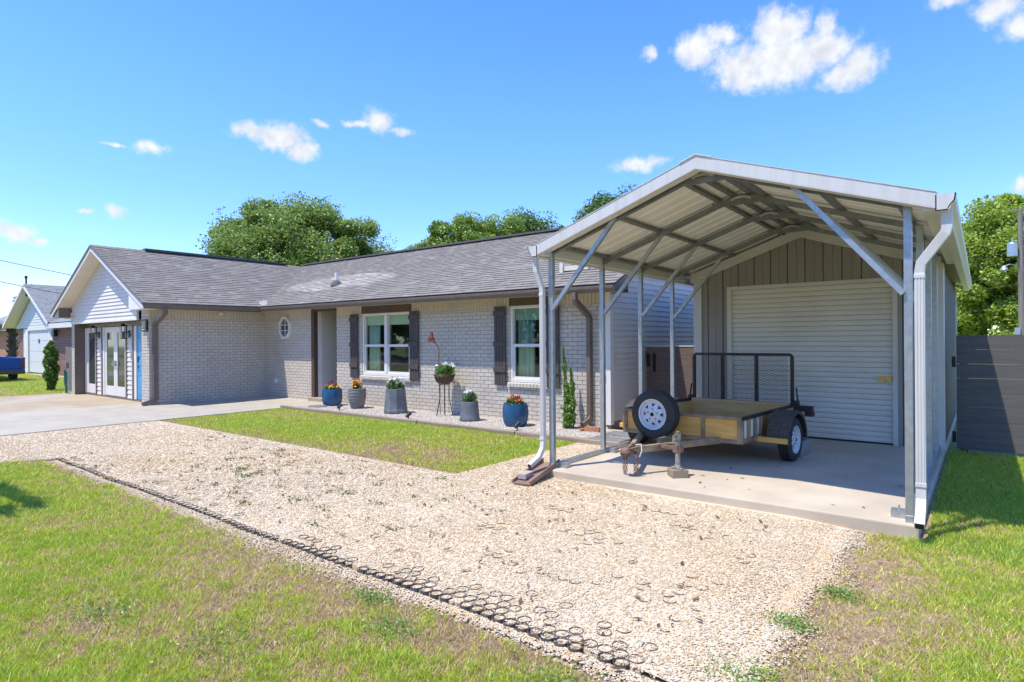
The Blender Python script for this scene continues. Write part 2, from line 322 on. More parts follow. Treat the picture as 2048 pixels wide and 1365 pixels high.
m_slatepot = mat('slate_pot', (.10, .115, .13), .65, col2=(.16, .17, .18), nscale=5, bump=.25, bscale=30)
m_soil2 = mat('potting_soil', (.03, .022, .015), .95, bump=.5)
def petal(n, c): return mat(n, c, .7)
m_white = petal('white_petal', (.82, .82, .80)); m_orange = petal('orange_petal', (.80, .33, .04)); m_red = petal('red_petal', (.62, .06, .02)); m_yel = petal('yellow_petal', (.80, .62, .10)); m_pinkp = petal('purple_petal', (.30, .07, .10))
m_bark = mat('bark', (.09, .075, .06), .95, col2=(.055, .046, .037), nscale=8, stretch=(1, 1, .25), bump=.6, bscale=20)
m_pole = mat('pole_wood', (.25, .21, .18), .9, col2=(.17, .145, .125), nscale=4, stretch=(5, 5, .2))
m_redbrick = mat('red_brick', (.30, .15, .10), .9, col2=(.22, .105, .075), nscale=9, isl=.18)
m_pinkbrick = mat('orange_brick', (.42, .20, .12), .9, col2=(.36, .17, .10), nscale=12)
m_palewall = mat('pale_siding', (.66, .65, .62), .6); m_paleroof = mat('pale_shingle', (.25, .26, .255), .95, col2=(.20, .21, .205), nscale=8, isl=.1)
m_truck = mat('blue_truck_paint', (.012, .075, .28), .25, spec=.6); m_chrome = mat('bumper', (.09, .09, .10), .35, .7)
m_paver = mat('stone_paver', (.20, .20, .195), .9, col2=(.16, .155, .15), nscale=8, bump=.3)
m_terracotta = mat('clay_brick', (.46, .22, .12), .9, col2=(.38, .17, .09), nscale=12, bump=.3)
m_splash = mat('brown_gutter_piece', (.20, .115, .08), .7, col2=(.26, .17, .125), nscale=5)
m_lred = mat('rusty_flower', (.26, .07, .025), .7, .3)
m_hose = mat('green_hose', (.02, .13, .08), .5)
m_grid = mat('black_plastic_grid', (.14, .12, .10), .9, col2=(.08, .07, .06), nscale=6)
m_clear = mat('lamp_glass', (.10, .10, .10), .1)

# ------------------------------------------------------------------ ground sheets
g = M(); g.poly([(-400, -400, -.03), (400, -400, -.03), (400, 400, -.03), (-400, 400, -.03)]); structure(g.obj('ground', m_farlawn))
g = M(); g.poly([(-10.6, -2.5, -.012), (6, -2.5, -.012), (6, 10.6, -.012), (-13.4, 10.6, -.012), (-13.4, 2.2, -.012), (-10.6, 2.2, -.012)]); structure(g.obj('lawn_soil', m_soil))
g = M(); g.add([(-1.3, 2.645, .016), (-.84, 2.645, -.016), (-.82, 5.77, -.016), (-1.3, 5.77, .016)], [(0, 1, 2, 3)]); g.extr([(a, b, -.08) for a, b in ((-13.36, 5.22), (-13.36, -14), (-10.45, -14), (-10.45, 2.0), (-10.1, 2.645), (-1.3, 2.645), (-1.3, 5.77), (-4.05, 5.77), (-4.05, 7.955), (-4.96, 7.955), (-4.97, 5.22))], (0, 0, .096)); structure(g.obj('gravel_driveway', m_gravel))
g = M(); g.box(-17.6, -13.36, -14, 9.46, -.1, .035); g.box(-17.3, -13.2, 8.2, 9.46, -.1, .039); structure(g.obj('walkway', m_walk, bevel=.01))
g = M(); g.box(-23.4, -17.604, -14, 6.62, -.1, .03); structure(g.obj('driveway', m_tandrive, bevel=.01))
g = M(); g.box(-13.2, -4.06, 8.06, 9.46, -.1, .03); structure(g.obj('garden_bed', m_whitegravel))
g = M(); g.box(-4.05, -.40, 5.77, 15.4, -.12, .10); structure(g.obj('concrete_slab', m_slab, bevel=.015))
g = M(); g.box(-120, 80, -21, -14.1, -.1, -.005); structure(g.obj('road', m_asphalt))
g = M(); g.box(-40.5, -34.2, -14, 10, -.1, .0); structure(g.obj('neighbour_driveway', m_walk))

# ------------------------------------------------------------------ house
house = thing('house', 'long painted gray brick ranch house with gray shingle roof and white gabled wing', 'house', (-11, 9.44, 0))
def brick_rect(B, Mo, axis, fixed, out, a0, a1, z0, z1, soldier=None, pitch=.206, h=.0795, phase=0.0, mi=0.0):
    """bricks standing 10 mm proud of a mortar sheet; axis 'x': wall facing -Y at y=fixed, 'y': facing +X at x=fixed"""
    def put(bb, a, b, c, d, o0, o1):
        if b - a < .015 or d - c < .01: return
        if axis == 'x': bb.box(a, b, min(fixed + o0, fixed + o1), max(fixed + o0, fixed + o1), c, d)
        else: bb.box(min(fixed + o0, fixed + o1), max(fixed + o0, fixed + o1), a, b, c, d)
    put(Mo, a0 + mi, a1 - mi, z0, z1, -out * .010, -out * .09)
    top = soldier if soldier else z1
    k = int(math.floor(z0 / h)) - 1
    while k * h < top:
        c = max(k * h + .005, z0); d = min(k * h + h - .005, top - .004)
        if d > c:
            j = int(math.floor((a0 - phase) / pitch)) - 1; sh = (.5 if k % 2 else 0) * pitch + phase
            while j * pitch + sh < a1:
                put(B, max(j * pitch + sh + .005, a0), min((j + 1) * pitch + sh - .005, a1), c, d, random.uniform(-.0012, .0012) - 0.0, -out * .02); j += 1
        k += 1
    if soldier:
        j = int(math.floor(a0 / h)) - 1
        while j * h < a1:
            put(B, max(j * h + .005, a0), min(j * h + h - .005, a1), soldier + .004, z1, random.uniform(-.0012, .0012), -out * .02); j += 1
B = M(); Mo = M(); W = 9.44; SO = 2.27; TP = 2.56
def fr(a0, a1, z0, z1, s=None): brick_rect(B, Mo, 'x', W, -1, a0, a1, z0, z1, s)
fr(-16.73, -14.3, .0, TP, SO); fr(-13.2, -12.14, .0, TP, SO); fr(-12.14, -10.36, .0, .70); fr(-10.36, -7.45, .0, TP, SO); fr(-7.45, -6.54, .0, .70); fr(-6.54, -5.25, .0, TP, SO)
def wg(a0, a1, z0, z1, s=None): brick_rect(B, Mo, 'y', -16.7, 1, a0, a1, z0, z1, s)
brick_rect(B, Mo, 'y', -16.7, 1, 6.32, 9.48, .0, TP, SO, phase=6.32 - .206 * 30)
brick_rect(B, Mo, 'x', 6.30, -1, -17.16, -16.70, .0, TP, mi=.012); brick_rect(B, Mo, 'x', 6.30, -1, -22.6, -22.30, .0, 2.3, mi=.012); brick_rect(B, Mo, 'y', -22.3, 1, 6.31, 6.6, .0, 2.3)
wall = B.obj('brick_wall', m_brick, house, bevel=0); Mo.obj('mortar', m_mortar, wall)
# entry recess
q = M(); q.box(-14.3, -14.16, 9.41, 9.55, .1, 2.5); q.box(-14.3, -13.2, 9.43, 9.52, 2.44, 2.56); q.obj('entry_post', m_brownwood, house, bevel=.004)
q = M(); q.box(-14.165, -14.12, 9.53, 9.60, .12, 2.46); q.obj('entry_trim', m_trimw, house)
def lap_siding(S, axis, fixed, out, a0f, a1f, z0, z1, h=.102, t=.022):
    z = z0
    while z < z1 - .01:
        zt = min(z + h, z1); a0, a1, b0, b1 = a0f(z), a1f(z), a0f(zt), a1f(zt)
        if a1 - a0 > .02 or b1 - b0 > .02:
            if axis == 'x':
                y0, y1 = fixed + out * t, fixed
                S.hexa([(a0, y0, z), (a1, y0, z), (a1, y1 - out * .02, z), (a0, y1 - out * .02, z), (b0, y1, zt), (b1, y1, zt), (b1, y1 - out * .02, zt), (b0, y1 - out * .02, zt)])
            else:
                x0, x1 = fixed + out * t, fixed
                S.hexa([(x1 - out * .02, a0, z), (x0, a0, z), (x0, a1, z), (x1 - out * .02, a1, z), (x1 - out * .02, b0, zt), (x1, b0, zt), (x1, b1, zt), (x1 - out * .02, b1, zt)])
        z = zt
q = M(); lap_siding(q, 'y', -14.12, 1, lambda z: 9.6, lambda z: 11.3, .15, 2.5); q.obj('entry_siding', m_siding, house)
q = M(); q.box(-14.12, -13.1, 11.3, 11.4, .1, 2.5); q.box(-13.1, -13.0, 9.5, 11.4, .1, 2.5); q.obj('entry_wall', m_siding, house)
q = M(); q.box(-13.85, -13.2, 11.26, 11.3, .12, 2.15); q.obj('front_door', m_brown, house)
q = M(); q.box(-14.3, -13.15, 9.30, 11.3, .0, .13); q.obj('doorstep', m_tandrive, house, bevel=.01)
# right side wall: lapped siding, corner trim, foundation
rz_ = lambda y: 2.50 + .47 * (min(y, 25.8 - y) - 8.9)
S = M(); lap_siding(S, 'y', -5.2, 1, lambda z: max(9.54, 8.9 + (z - 2.50) / .47), lambda z: min(16.4, 25.8 - 8.9 - (z - 2.50) / .47), .16, 4.3); S.obj('side_siding', m_siding, house)
q = M(); q.box(-5.29, -5.175, 9.425, 9.545, .10, 2.50); q.obj('corner_trim', m_trimw, house, bevel=.004)
q = M(); q.box(-5.36, -5.212, 9.46, 16.4, -.05, .16); q.obj('foundation', m_cblock, house)
for a, b, c, d in ((-16.7, -14.2, 9.62, 9.7), (-13.0, -12.2, 9.62, 9.7), (-10.3, -7.5, 9.62, 9.7), (-6.5, -5.3, 9.62, 9.7), (-5.32, -5.22, 9.72, 16.4)): q = M(); q.box(a, b, c, d, .1, 2.5); q.obj('inner_wall', m_room, house)
# roof planes: bilinear patches covered by shingle courses
def shingles(S, c00, c10, c11, c01, expo=.142, seed=1, band=None):
    rg = random.Random(seed); c00, c10, c11, c01 = map(Vector, (c00, c10, c11, c01))
    P = lambda u, v: (c00 * (1 - u) + c10 * u) * (1 - v) + (c01 * (1 - u) + c11 * u) * v
    n = (c10 - c00).cross(c01 - c00).normalized(); L_ = ((c01 - c00).length + (c11 - c10).length) / 2; Wd = max((c10 - c00).length, (c11 - c01).length)
    k = int(L_ / expo) + 1
    for i in range(k):
        v0 = i / k; v1 = min((i + 1.25) / k, 1.0); x = -rg.random() * .2
        while x < Wd:
            w = rg.choice((.13, .17, .2, .26, .33)); u0 = max(x / Wd, 0); u1 = min((x + w - .004) / Wd, 1)
            if u1 > u0:
                t = rg.choice((.009, .009, .014)); a, b, c, d = P(u0, v0), P(u1, v0), P(u1, v1), P(u0, v1)
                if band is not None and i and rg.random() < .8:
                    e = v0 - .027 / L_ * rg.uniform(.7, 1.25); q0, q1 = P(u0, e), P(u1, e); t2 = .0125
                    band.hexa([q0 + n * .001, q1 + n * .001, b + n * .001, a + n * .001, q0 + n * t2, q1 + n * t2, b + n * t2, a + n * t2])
                S.hexa([a - n * .004, b - n * .004, c - n * .004, d - n * .004, a + n * t, b + n * t, c + n * .001, d + n * .001])
            x += w
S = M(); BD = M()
ez = lambda X: 2.565 - .006 * (X + 5); rzz = lambda X: 4.43 - .004 * (X + 5)
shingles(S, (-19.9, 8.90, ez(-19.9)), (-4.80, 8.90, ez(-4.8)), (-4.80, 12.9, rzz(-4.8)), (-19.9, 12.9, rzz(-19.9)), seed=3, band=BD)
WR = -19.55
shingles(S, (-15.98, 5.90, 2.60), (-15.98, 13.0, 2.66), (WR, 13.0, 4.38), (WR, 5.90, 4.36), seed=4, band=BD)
S2 = M(); S2.poly([(-4.80, 16.9, 2.55), (-19.9, 16.9, 2.6), (-19.9, 12.9, rzz(-19.9)), (-4.8, 12.9, rzz(-4.8))])
S2.poly([(WR, 5.90, 4.36), (WR, 13.0, 4.38), (-23.12, 13.0, 2.66), (-23.12, 5.9, 2.6)])
dz = .03   # deck under the shingles
S2.poly([(-19.9, 8.92, ez(-19.9) - dz), (-4.82, 8.92, ez(-4.8) - dz), (-4.82, 12.9, rzz(-4.8) - dz), (-19.9, 12.9, rzz(-19.9) - dz)])
S2.poly([(-16.0, 5.93, 2.575), (-16.0, 13.0, 2.635), (WR, 13.0, 4.35), (WR, 5.93, 4.33)])
roof = S.obj('roof', m_shingle, house); S2.obj('roof_deck', m_shingle, roof); BD.obj('painted_course_shadow', m_band, roof)
q = M(); q.beam((-19.9, 12.9, rzz(-19.9) + .03), (-4.8, 12.9, rzz(-4.8) + .03), .24, .05); q.beam((WR, 7.25, 4.40), (WR, 11.85, 4.415), .24, .055); q.obj('ridge_vent', m_darkroof, roof)
q = M()
for i in range(9):
    y = 5.9 + i * .155; q.hexa([(WR - .13, y, 4.315), (WR + .13, y, 4.315), (WR + .13, y + .15, 4.315), (WR - .13, y + .15, 4.315), (WR - .02, y, 4.385), (WR + .02, y, 4.385), (WR + .02, y + .15, 4.38), (WR - .02, y + .15, 4.38)])
q.obj('ridge_cap', m_shingle, roof)
q = M(); q.tube([(-14.25, 10.2, 3.05), (-14.25, 10.2, 3.56)], .05, 12); q.obj('vent_pipe', m_trimw, roof)
q = M(); q.lathe([(.17, -.06), (.13, .03), (.06, .10)], 16, (-14.25, 10.2, 3.25)); q.obj('pipe_flashing', m_darkroof, roof)
q = M(); q.beam((-16.15, 8.98, 2.72), (-15.72, 8.98, 2.74), .03, .13); q.obj('splash_guard', m_gutterw, roof)
q = M(); q.beam((-6.3, 9.6, 2.9), (-6.3, 9.6, 3.14), .07, .07); q.beam((-6.25, 9.62, 2.98), (-5.75, 9.66, 2.98), .05, .09); q.obj('roof_bracket', m_soffit, roof)
# rake, fascia, soffit
q = M()
def slope_board(q, x0, z0, x1, z1, y0, y1, t):
    q.hexa([(x0, y0, z0 - t), (x1, y0, z1 - t), (x1, y1, z1 - t), (x0, y1, z0 - t), (x0, y0, z0), (x1, y0, z1), (x1, y1, z1), (x0, y1, z0)])
slope_board(q, -15.99, 2.575, WR, 4.335, 5.895, 5.92, .13); slope_board(q, -23.11, 2.575, WR, 4.335, 5.895, 5.92, .13); q.obj('rake_board', m_trimw, house)
q = M(); slope_board(q, -15.96, 2.60, WR, 4.365, 5.87, 5.897, .045); slope_board(q, -23.14, 2.60, WR, 4.365, 5.87, 5.897, .045); q.obj('drip_edge', m_brown, house)
q = M(); slope_board(q, -16.7, 2.80, WR, 4.21, 5.921, 6.30, .02); slope_board(q, -22.6, 2.71, WR, 4.21, 5.921, 6.30, .02); q.obj('gable_soffit', m_soffit, house)
q = M(); q.box(-23.05, -22.47, 5.93, 6.24, 2.44, 2.70); q.obj('eave_box', m_brown, house); q = M(); q.extr([(-16.95, 5.93, 2.46), (-16.09, 5.93, 2.46), (-16.09, 5.93, 2.58), (-16.95, 5.93, 3.0)], (0, .33, 0)); q.obj('eave_box', m_trimw, house)
q = M(); q.box(-23.1, -22.3, 6.24, 9.3, 2.42, 2.46)
zs = lambda X: 2.455 - .006 * (X + 5)
q.obj('soffit', m_soffit, house); q = M(); q.hexa([(-16.7, 6.26, 2.50), (-16.07, 6.26, 2.50), (-16.07, 9.44, 2.515), (-16.7, 9.44, 2.515), (-16.7, 6.26, 2.52), (-16.07, 6.26, 2.52), (-16.07, 9.44, 2.535), (-16.7, 9.44, 2.535)])
q.hexa([(-16.07, 8.96, zs(-16)), (-4.84, 8.96, zs(-4.8)), (-4.84, 9.44, zs(-4.8)), (-16.07, 9.44, zs(-16)), (-16.07, 8.96, zs(-16) + .02), (-4.84, 8.96, zs(-4.8) + .02), (-4.84, 9.44, zs(-4.8) + .02), (-16.07, 9.44, zs(-16) + .02)])
q.obj('soffit', m_soffit, house)
q = M(); q.hexa([(-16.05, 8.955, zs(-16) - .02), (-4.82, 8.955, zs(-4.8) - .02), (-4.82, 8.98, zs(-4.8) - .02), (-16.05, 8.98, zs(-16) - .02), (-16.05, 8.955, ez(-16) - .01), (-4.82, 8.955, ez(-4.8) - .01), (-4.82, 8.98, ez(-4.8) - .01), (-16.05, 8.98, ez(-16) - .01)])
q.box(-16.08, -16.055, 5.93, 8.955, 2.47, 2.60)
q.extr([(-4.86, 8.98, zs(-4.8) - .02), (-4.86, 9.46, zs(-4.8) - .02), (-4.86, 9.46, 2.83), (-4.86, 8.98, 2.60)], (.02, 0, 0)); q.box(-5.17, -4.84, 9.44, 9.46, zs(-4.8) - .02, 2.8)
slope_run = [(-4.84, 8.92, ez(-4.8) - .15), (-4.84, 12.9, rzz(-4.8) - .15), (-4.84, 12.9, rzz(-4.8) - .02), (-4.84, 8.92, ez(-4.8) - .02)]
q.extr(slope_run, (.025, 0, 0)); q.obj('fascia', m_brown, house)
def kgutter(q, p, d, out, h=.115, w=.095):
    p = Vector(p); o = Vector(out); z = Vector((0, 0, 1))
    prof = [(0, 0), (.6, 0), (.72, .28), (.95, .55), (1, .86), (1, 1), (.93, 1), (.93, .88), (.88, .58), (.66, .3), (.57, .06), (.06, .06), (.06, 1), (0, 1)]
    q.extr([p + o * (a * w) + z * (b * h) for a, b in prof], d)
G = M(); kgutter(G, (-4.82, 8.97, 2.422), Vector((-11.22, 0, .066)), (0, -1, 0)); G.obj('gutter', m_brown, house); G = M(); kgutter(G, (-16.06, 8.97, 2.49), Vector((0, -3.07, -.012)), (1, 0, 0)); G.obj('gutter', m_brown, house)
D = M(); D.rtube([(-5.58, 8.90, 2.44), (-5.58, 8.90, 2.33), (-5.58, 8.96, 2.27), (-5.58, 9.30, 2.09), (-5.58, 9.385, 2.02), (-5.58, 9.385, .26), (-5.58, 9.36, .19), (-5.62, 9.20, .10)], .10, .08, (1, 0, 0)); D.obj('downspout', m_brown, house, bevel=.008)
D = M(); D.rtube([(-16.02, 6.42, 2.50), (-16.02, 6.42, 2.40), (-16.1, 6.42, 2.34), (-16.54, 6.42, 2.16), (-16.635, 6.42, 2.08), (-16.635, 6.42, .20), (-16.62, 6.40, .14), (-16.60, 6.10, .07)], .08, .11, (0, 1, 0)); D.obj('downspout', m_brown, house, bevel=.008)
# wing front: gable siding, recess with glass doors
S = M(); gx = lambda z: (4.19 - z) / .495
lap_siding(S, 'x', 6.275, -1, lambda z: max(-22.46, WR - gx(z)), lambda z: min(-17.34 if z < 2.79 else -16.9, WR + gx(z)), 2.27, 4.17); S.obj('gable_siding', m_siding, house)
q = M(); q.box(-22.47, -17.33, 6.245, 6.30, 2.225, 2.275); q.box(-17.355, -17.325, 6.243, 6.3, 2.275, 2.5); q.box(-22.49, -22.455, 6.243, 6.3, 2.275, 2.55); q.obj('gable_trim', m_trimw, house)
q = M(); q.box(-22.32, -22.296, 6.29, 6.6, .03, 2.25); q.box(-22.3, -17.3, 6.56, 6.62, 2.1, 2.3); q.box(-22.3, -17.3, 6.3, 6.6, 2.235, 2.25); q.obj('recess_trim', m_brown, house)
q = M()
for x in (-21.27, -20.80, -18.92, -18.45): q.box(x - .04, x + .04, 6.54, 6.6, .06, 2.12)
q.box(-22.3, -17.3, 6.55, 6.62, .03, .075); q.obj('door_casing', m_brown, house)
S = M(); lap_siding(S, 'x', 6.575, -1, lambda z: -21.23, lambda z: -20.84, .08, 2.11, .13); S.obj('mullion_siding', m_siding, house); S = M(); lap_siding(S, 'x', 6.575, -1, lambda z: -18.88, lambda z: -18.49, .08, 2.11, .13); S.obj('mullion_siding', m_siding, house)
def glass_door(x0, x1, name, handle=0):
    d = M(); y = 6.575; s = .13; b = .28
    for bx in ((x0, x0 + s, .09, 2.09), (x1 - s, x1, .09, 2.09), (x0 + s, x1 - s, 1.95, 2.09), (x0 + s, x1 - s, .09, .09 + b)): d.box(bx[0], bx[1], y, y + .04, bx[2], bx[3])
    o = d.obj(name, m_trimw, house, bevel=.004)
    p = M(); p.box(x0 + s, x1 - s, y + .018, y + .026, .09 + b, 1.95); p.obj('pane', m_dglass, o)
    if handle:
        hn = M(); hx = x1 - .05 if handle > 0 else x0 + .05; hn.beam((hx, y - .05, 1.02), (hx - handle * .11, y - .05, 1.02), .02, .02); hn.box(hx - .02, hx + .02, y - .05, y, .96, 1.12); hn.obj('handle', m_galv, o)
q = M()
for a, b in ((-22.28, -22.16), (-20.76, -20.62), (-18.41, -18.24)): q.box(a, b, 6.56, 6.61, .08, 2.1)
q.box(-22.16, -21.31, 6.56, 6.61, 2.09, 2.12); q.box(-20.62, -18.96, 6.56, 6.61, 2.09, 2.12); q.obj('door_frame', m_trimw, house)
glass_door(-22.15, -21.32, 'glass_door'); glass_door(-20.61, -19.79, 'glass_door', 1); glass_door(-19.78, -18.97, 'glass_door', -1)
q = M(); q.box(-18.23, -17.31, 6.585, 6.62, .08, 2.1)
for a in (.2, .75, 1.3): q.box(-18.1, -17.45, 6.575, 6.586, a, a + .42)
bd = q.obj('entry_door', m_blue, house, bevel=.004)
q = M(); q.beam((-18.15, 6.53, .98), (-18.05, 6.53, .98), .02, .02); q.box(-18.17, -18.12, 6.53, 6.59, .93, 1.03); q.obj('handle', m_galv, bd); q = M(); q.box(-18.18, -18.1, 6.565, 6.586, 1.1, 1.26); q.obj('keypad', m_black, bd)
q = M(); q.box(-22.6, -17.3, 6.66, 6.7, 0, 2.5); q.obj('inner_wall', m_room, house)
for lx in (-21.03, -18.68):      # porch lanterns
    q = M(); q.box(lx - .05, lx + .05, 6.53, 6.56, 1.78, 1.98); q.beam((lx, 6.53, 1.93), (lx, 6.40, 1.93), .025, .03); q.box(lx - .075, lx + .075, 6.32, 6.47, 2.09, 2.11); q.box(lx - .06, lx + .06, 6.335, 6.455, 1.74, 1.76)
    for a in (-.06, .05):
        for b in (6.335, 6.445): q.box(lx + a, lx + a + .01, b, b + .01, 1.76, 2.09)
    q.lathe([(.075, 0), (.03, .05), (.01, .06)], 12, (lx, 6.395, 2.11))
    o = q.obj('lantern', m_black, house); q = M(); q.box(lx - .035, lx + .035, 6.36, 6.43, 1.765, 1.95); q.obj('lantern_glass', m_clear, o)
# house number plaque
q = M(); q.box(-17.06, -16.72, 6.255, 6.285, 1.92, 2.22); q.box(-17.04, -16.74, 6.25, 6.256, 1.94, 2.2); o = q.obj('number_sign', m_black, house)
for z in (2.15, 1.955): q = M(); q.box(-17.01, -16.77, 6.244, 6.251, z, z + .03); q.obj('sign_band', m_ptwood, o)
cu_ = bpy.data.curves.new('digits', 'FONT'); cu_.body = '2715'; cu_.size = .17; cu_.extrude = .002; cu_.align_x = 'CENTER'; cu_.align_y = 'CENTER'
to = bpy.data.objects.new('digits', cu_); col.objects.link(to); dg = bpy.context.evaluated_depsgraph_get(); me = bpy.data.meshes.new_from_object(to.evaluated_get(dg)); bpy.data.objects.remove(to)
me.transform(Matrix.Translation(Vector((-16.89, 6.247, 2.07)) - off(house)) @ Matrix.Rotation(R(90), 4, 'X') @ Matrix.Scale(.62, 4, (1, 0, 0))); me.materials.clear(); me.materials.append(m_white)
to = bpy.data.objects.new('house_number', me); col.objects.link(to); to.parent = o
q = M(); q.lathe([(.05, 0), (.05, .04), (.025, .06)], 14); q.v = [(-16.695 + p[2], 8.13 + p[0], 2.43 + p[1]) for p in q.v]; q.obj('security_camera', m_trimw, house)
q = M(); q.box(-16.13, -16.03, 9.40, 9.45, .44, .57); q.obj('outlet_box', m_trimw, house, bevel=.006)
# octagonal window
def ngon(q, cx, cz, rx, rz, y0, y1, inner):
    P = [(cx + rx * math.cos(R(22.5 + 45 * i)), cz + rz * math.sin(R(22.5 + 45 * i))) for i in range(8)]
    Q = [(cx + rx * inner * math.cos(R(22.5 + 45 * i)), cz + rz * inner * math.sin(R(22.5 + 45 * i))) for i in range(8)]
    for i in range(8):
        j = (i + 1) % 8; a, b, c, d = P[i], P[j], Q[j], Q[i]
        q.hexa([(a[0], y0, a[1]), (b[0], y0, b[1]), (c[0], y0, c[1]), (d[0], y0, d[1]), (a[0], y1, a[1]), (b[0], y1, b[1]), (c[0], y1, c[1]), (d[0], y1, d[1])])
    return Q
q = M(); Q = ngon(q, -15.55, 2.03, .29, .335, 9.36, 9.44, .8); q.box(-15.56, -15.54, 9.39, 9.41, 1.78, 2.28); q.box(-15.75, -15.35, 9.39, 9.41, 1.94, 1.96); q.box(-15.75, -15.35, 9.39, 9.41, 2.10, 2.12)
o = q.obj('octagon_window', m_trimw, house); q = M(); q.extr([(a, 9.412, b) for a, b in Q], (0, .015, 0)); q.obj('pane', m_dglass, o)
# front windows
def window(x0, x1, halves, glassm):
    z0, z1 = .79, 2.31; y = 9.47; f = M(); fw_ = .055
    f.box(x0, x1, y - .03, y + .08, z1 - .06, z1); f.box(x0, x1, y - .03, y + .08, z0, z0 + .07); f.box(x0, x0 + fw_, y - .03, y + .08, z0 + .07, z1 - .06); f.box(x1 - fw_, x1, y - .03, y + .08, z0 + .07, z1 - .06)
    n = len(halves) if False else halves; step = (x1 - x0) / n
    for i in range(1, n): f.box(x0 + i * step - .05, x0 + i * step + .05, y - .035, y + .08, z0 + .07, z1 - .06)
    o = f.obj('window', m_trimw, house, bevel=.004); zm = 1.52
    for i in range(n):
        a = x0 + i * step + (.055 if i == 0 else .05); b = x0 + (i + 1) * step - (.055 if i == n - 1 else .05)
        s = M(); s.box(a, b, y - .01, y + .04, zm - .03, zm + .03); s.box(a, a + .035, y - .012, y + .03, z0 + .07, zm - .03); s.box(b - .035, b, y - .012, y + .03, z0 + .07, zm - .03); s.box(a + .035, b - .035, y - .012, y + .03, z0 + .07, z0 + .11); s.obj('sash', m_trimw, o)
        s = M(); s.box(a, b, y + .045, y + .05, zm, z1 - .06); s.obj('pane', glassm, o); s = M(); s.box(a, b, y + .015, y + .02, z0 + .1, zm); s.obj('pane', m_glass, o)
    r = M(); r.box(x0, x1, y + .9, y + .95, z0, z1); r.box(x0 - .02, x0, y + .08, y + .9, z0, z1); r.box(x1, x1 + .02, y + .08, y + .9, z0, z1); r.box(x0, x1, y + .08, y + .9, z0 - .02, z0); r.box(x0, x1, y + .08, y + .9, z1, z1 + .02); r.obj('room', m_room, o)
    s = M(); s.box(x0 + .06, x1 - .06, y + .075, y + .085, 2.02, z1 - .05); s.obj('blind', m_blind, o)
    s = M()
    for k in range(7): s.tube([(x0 + .12 + k * .055, y + .13 + .015 * (k % 2), z0), (x0 + .12 + k * .055, y + .13 + .015 * (k % 2), 2.1)], .035, 8)
    s.obj('curtain', m_curtain, o, smooth=True)
    sl_ = M(); k = int((x1 - x0 + .1) / .0795)
    for i in range(k):
        a = x0 - .05 + i * (x1 - x0 + .1) / k; sl_.hexa([(a, 9.385, .695), (a + .07, 9.385, .695), (a + .07, 9.46, .715), (a, 9.46, .715), (a, 9.385, .765), (a + .07, 9.385, .765), (a + .07, 9.46, .788), (a, 9.46, .788)])
    sl_.obj('sill', m_brick, o); mm = M(); mm.box(x0 - .05, x1 + .05, 9.395, 9.46, .70, .76); mm.obj('sill_mortar', m_mortar, o)
    h = M(); h.box(x0 - .02, x1 + .02, 9.42, 9.47, z1, 2.55); h.obj('header_board', m_brownwood, o)
    return o
window(-12.13, -10.37, 2, m_glass); window(-7.44, -6.55, 1, m_wglass)
for sx in (-12.57, -10.37, -7.83, -6.54):
    q = M()
    for k in range(4): q.box(sx + .005 + k * .074, sx + .005 + k * .074 + .066, 9.385, 9.41, .722, 2.31)
    for z in (.98, 1.5, 2.12): q.box(sx - .005, sx + .305, 9.362, 9.386, z, z + .10)
    q.obj('shutter', m_shutter, house, bevel=.003)

# ------------------------------------------------------------------ metal carport and garage
cp = thing('carport_garage', 'white-roofed metal carport on galvanised posts in front of a gray metal garage', 'carport', (-2.2, 5.8, .1))
RX, RZ, SL = -2.17, 3.345, .345
zr = lambda x: RZ - SL * abs(x - RX)
PY = [5.87, 7.07, 8.22, 9.38]
def sheet(q, side):          # ribbed panels, ribs run up the slope
    y = 5.70; xs = -4.06 if side < 0 else -.27
    prof = []
    while y < 15.6:
        prof += [(y, 0), (y + .165, 0), (y + .18, .022), (y + .205, .022), (y + .22, 0)]; y += .228
    for (ya, ha), (yb, hb) in zip(prof[:-1], prof[1:]):
        if yb - ya < 1e-6: continue
        za, zb = zr(xs), RZ
        q.hexa([(xs, ya, za + ha), (RX, ya, zb + ha), (RX, yb, zb + hb), (xs, yb, za + hb), (xs, ya, za + ha + .004), (RX, ya, zb + ha + .004), (RX, yb, zb + hb + .004), (xs, yb, za + hb + .004)])
q = M(); sheet(q, -1); sheet(q, 1); q.obj('roof', m_panelw, cp)
q = M(); slope_board(q, -4.07, zr(-4.07) + .045, RX, RZ + .045, 5.665, 5.695, .12); slope_board(q, -.265, zr(-.265) + .045, RX, RZ + .045, 5.665, 5.695, .12)
slope_board(q, -4.07, zr(-4.07) - .076, RX, RZ - .076, 5.665, 5.80, .008); slope_board(q, -.265, zr(-.265) - .076, RX, RZ - .076, 5.665, 5.80, .008)
slope_board(q, -4.07, zr(-4.07) + .05, RX, RZ + .05, 5.66, 5.82, .006); slope_board(q, -.265, zr(-.265) + .05, RX, RZ + .05, 5.66, 5.82, .006); q.obj('gable_trim', m_gutterw, cp)
q = M(); slope_board(q, RX - .16, zr(RX - .16) + .062, RX, RZ + .062, 5.655, 15.6, .012); slope_board(q, RX + .16, zr(RX + .16) + .062, RX, RZ + .062, 5.655, 15.6, .012); q.obj('ridge_cap', m_gutterw, cp)
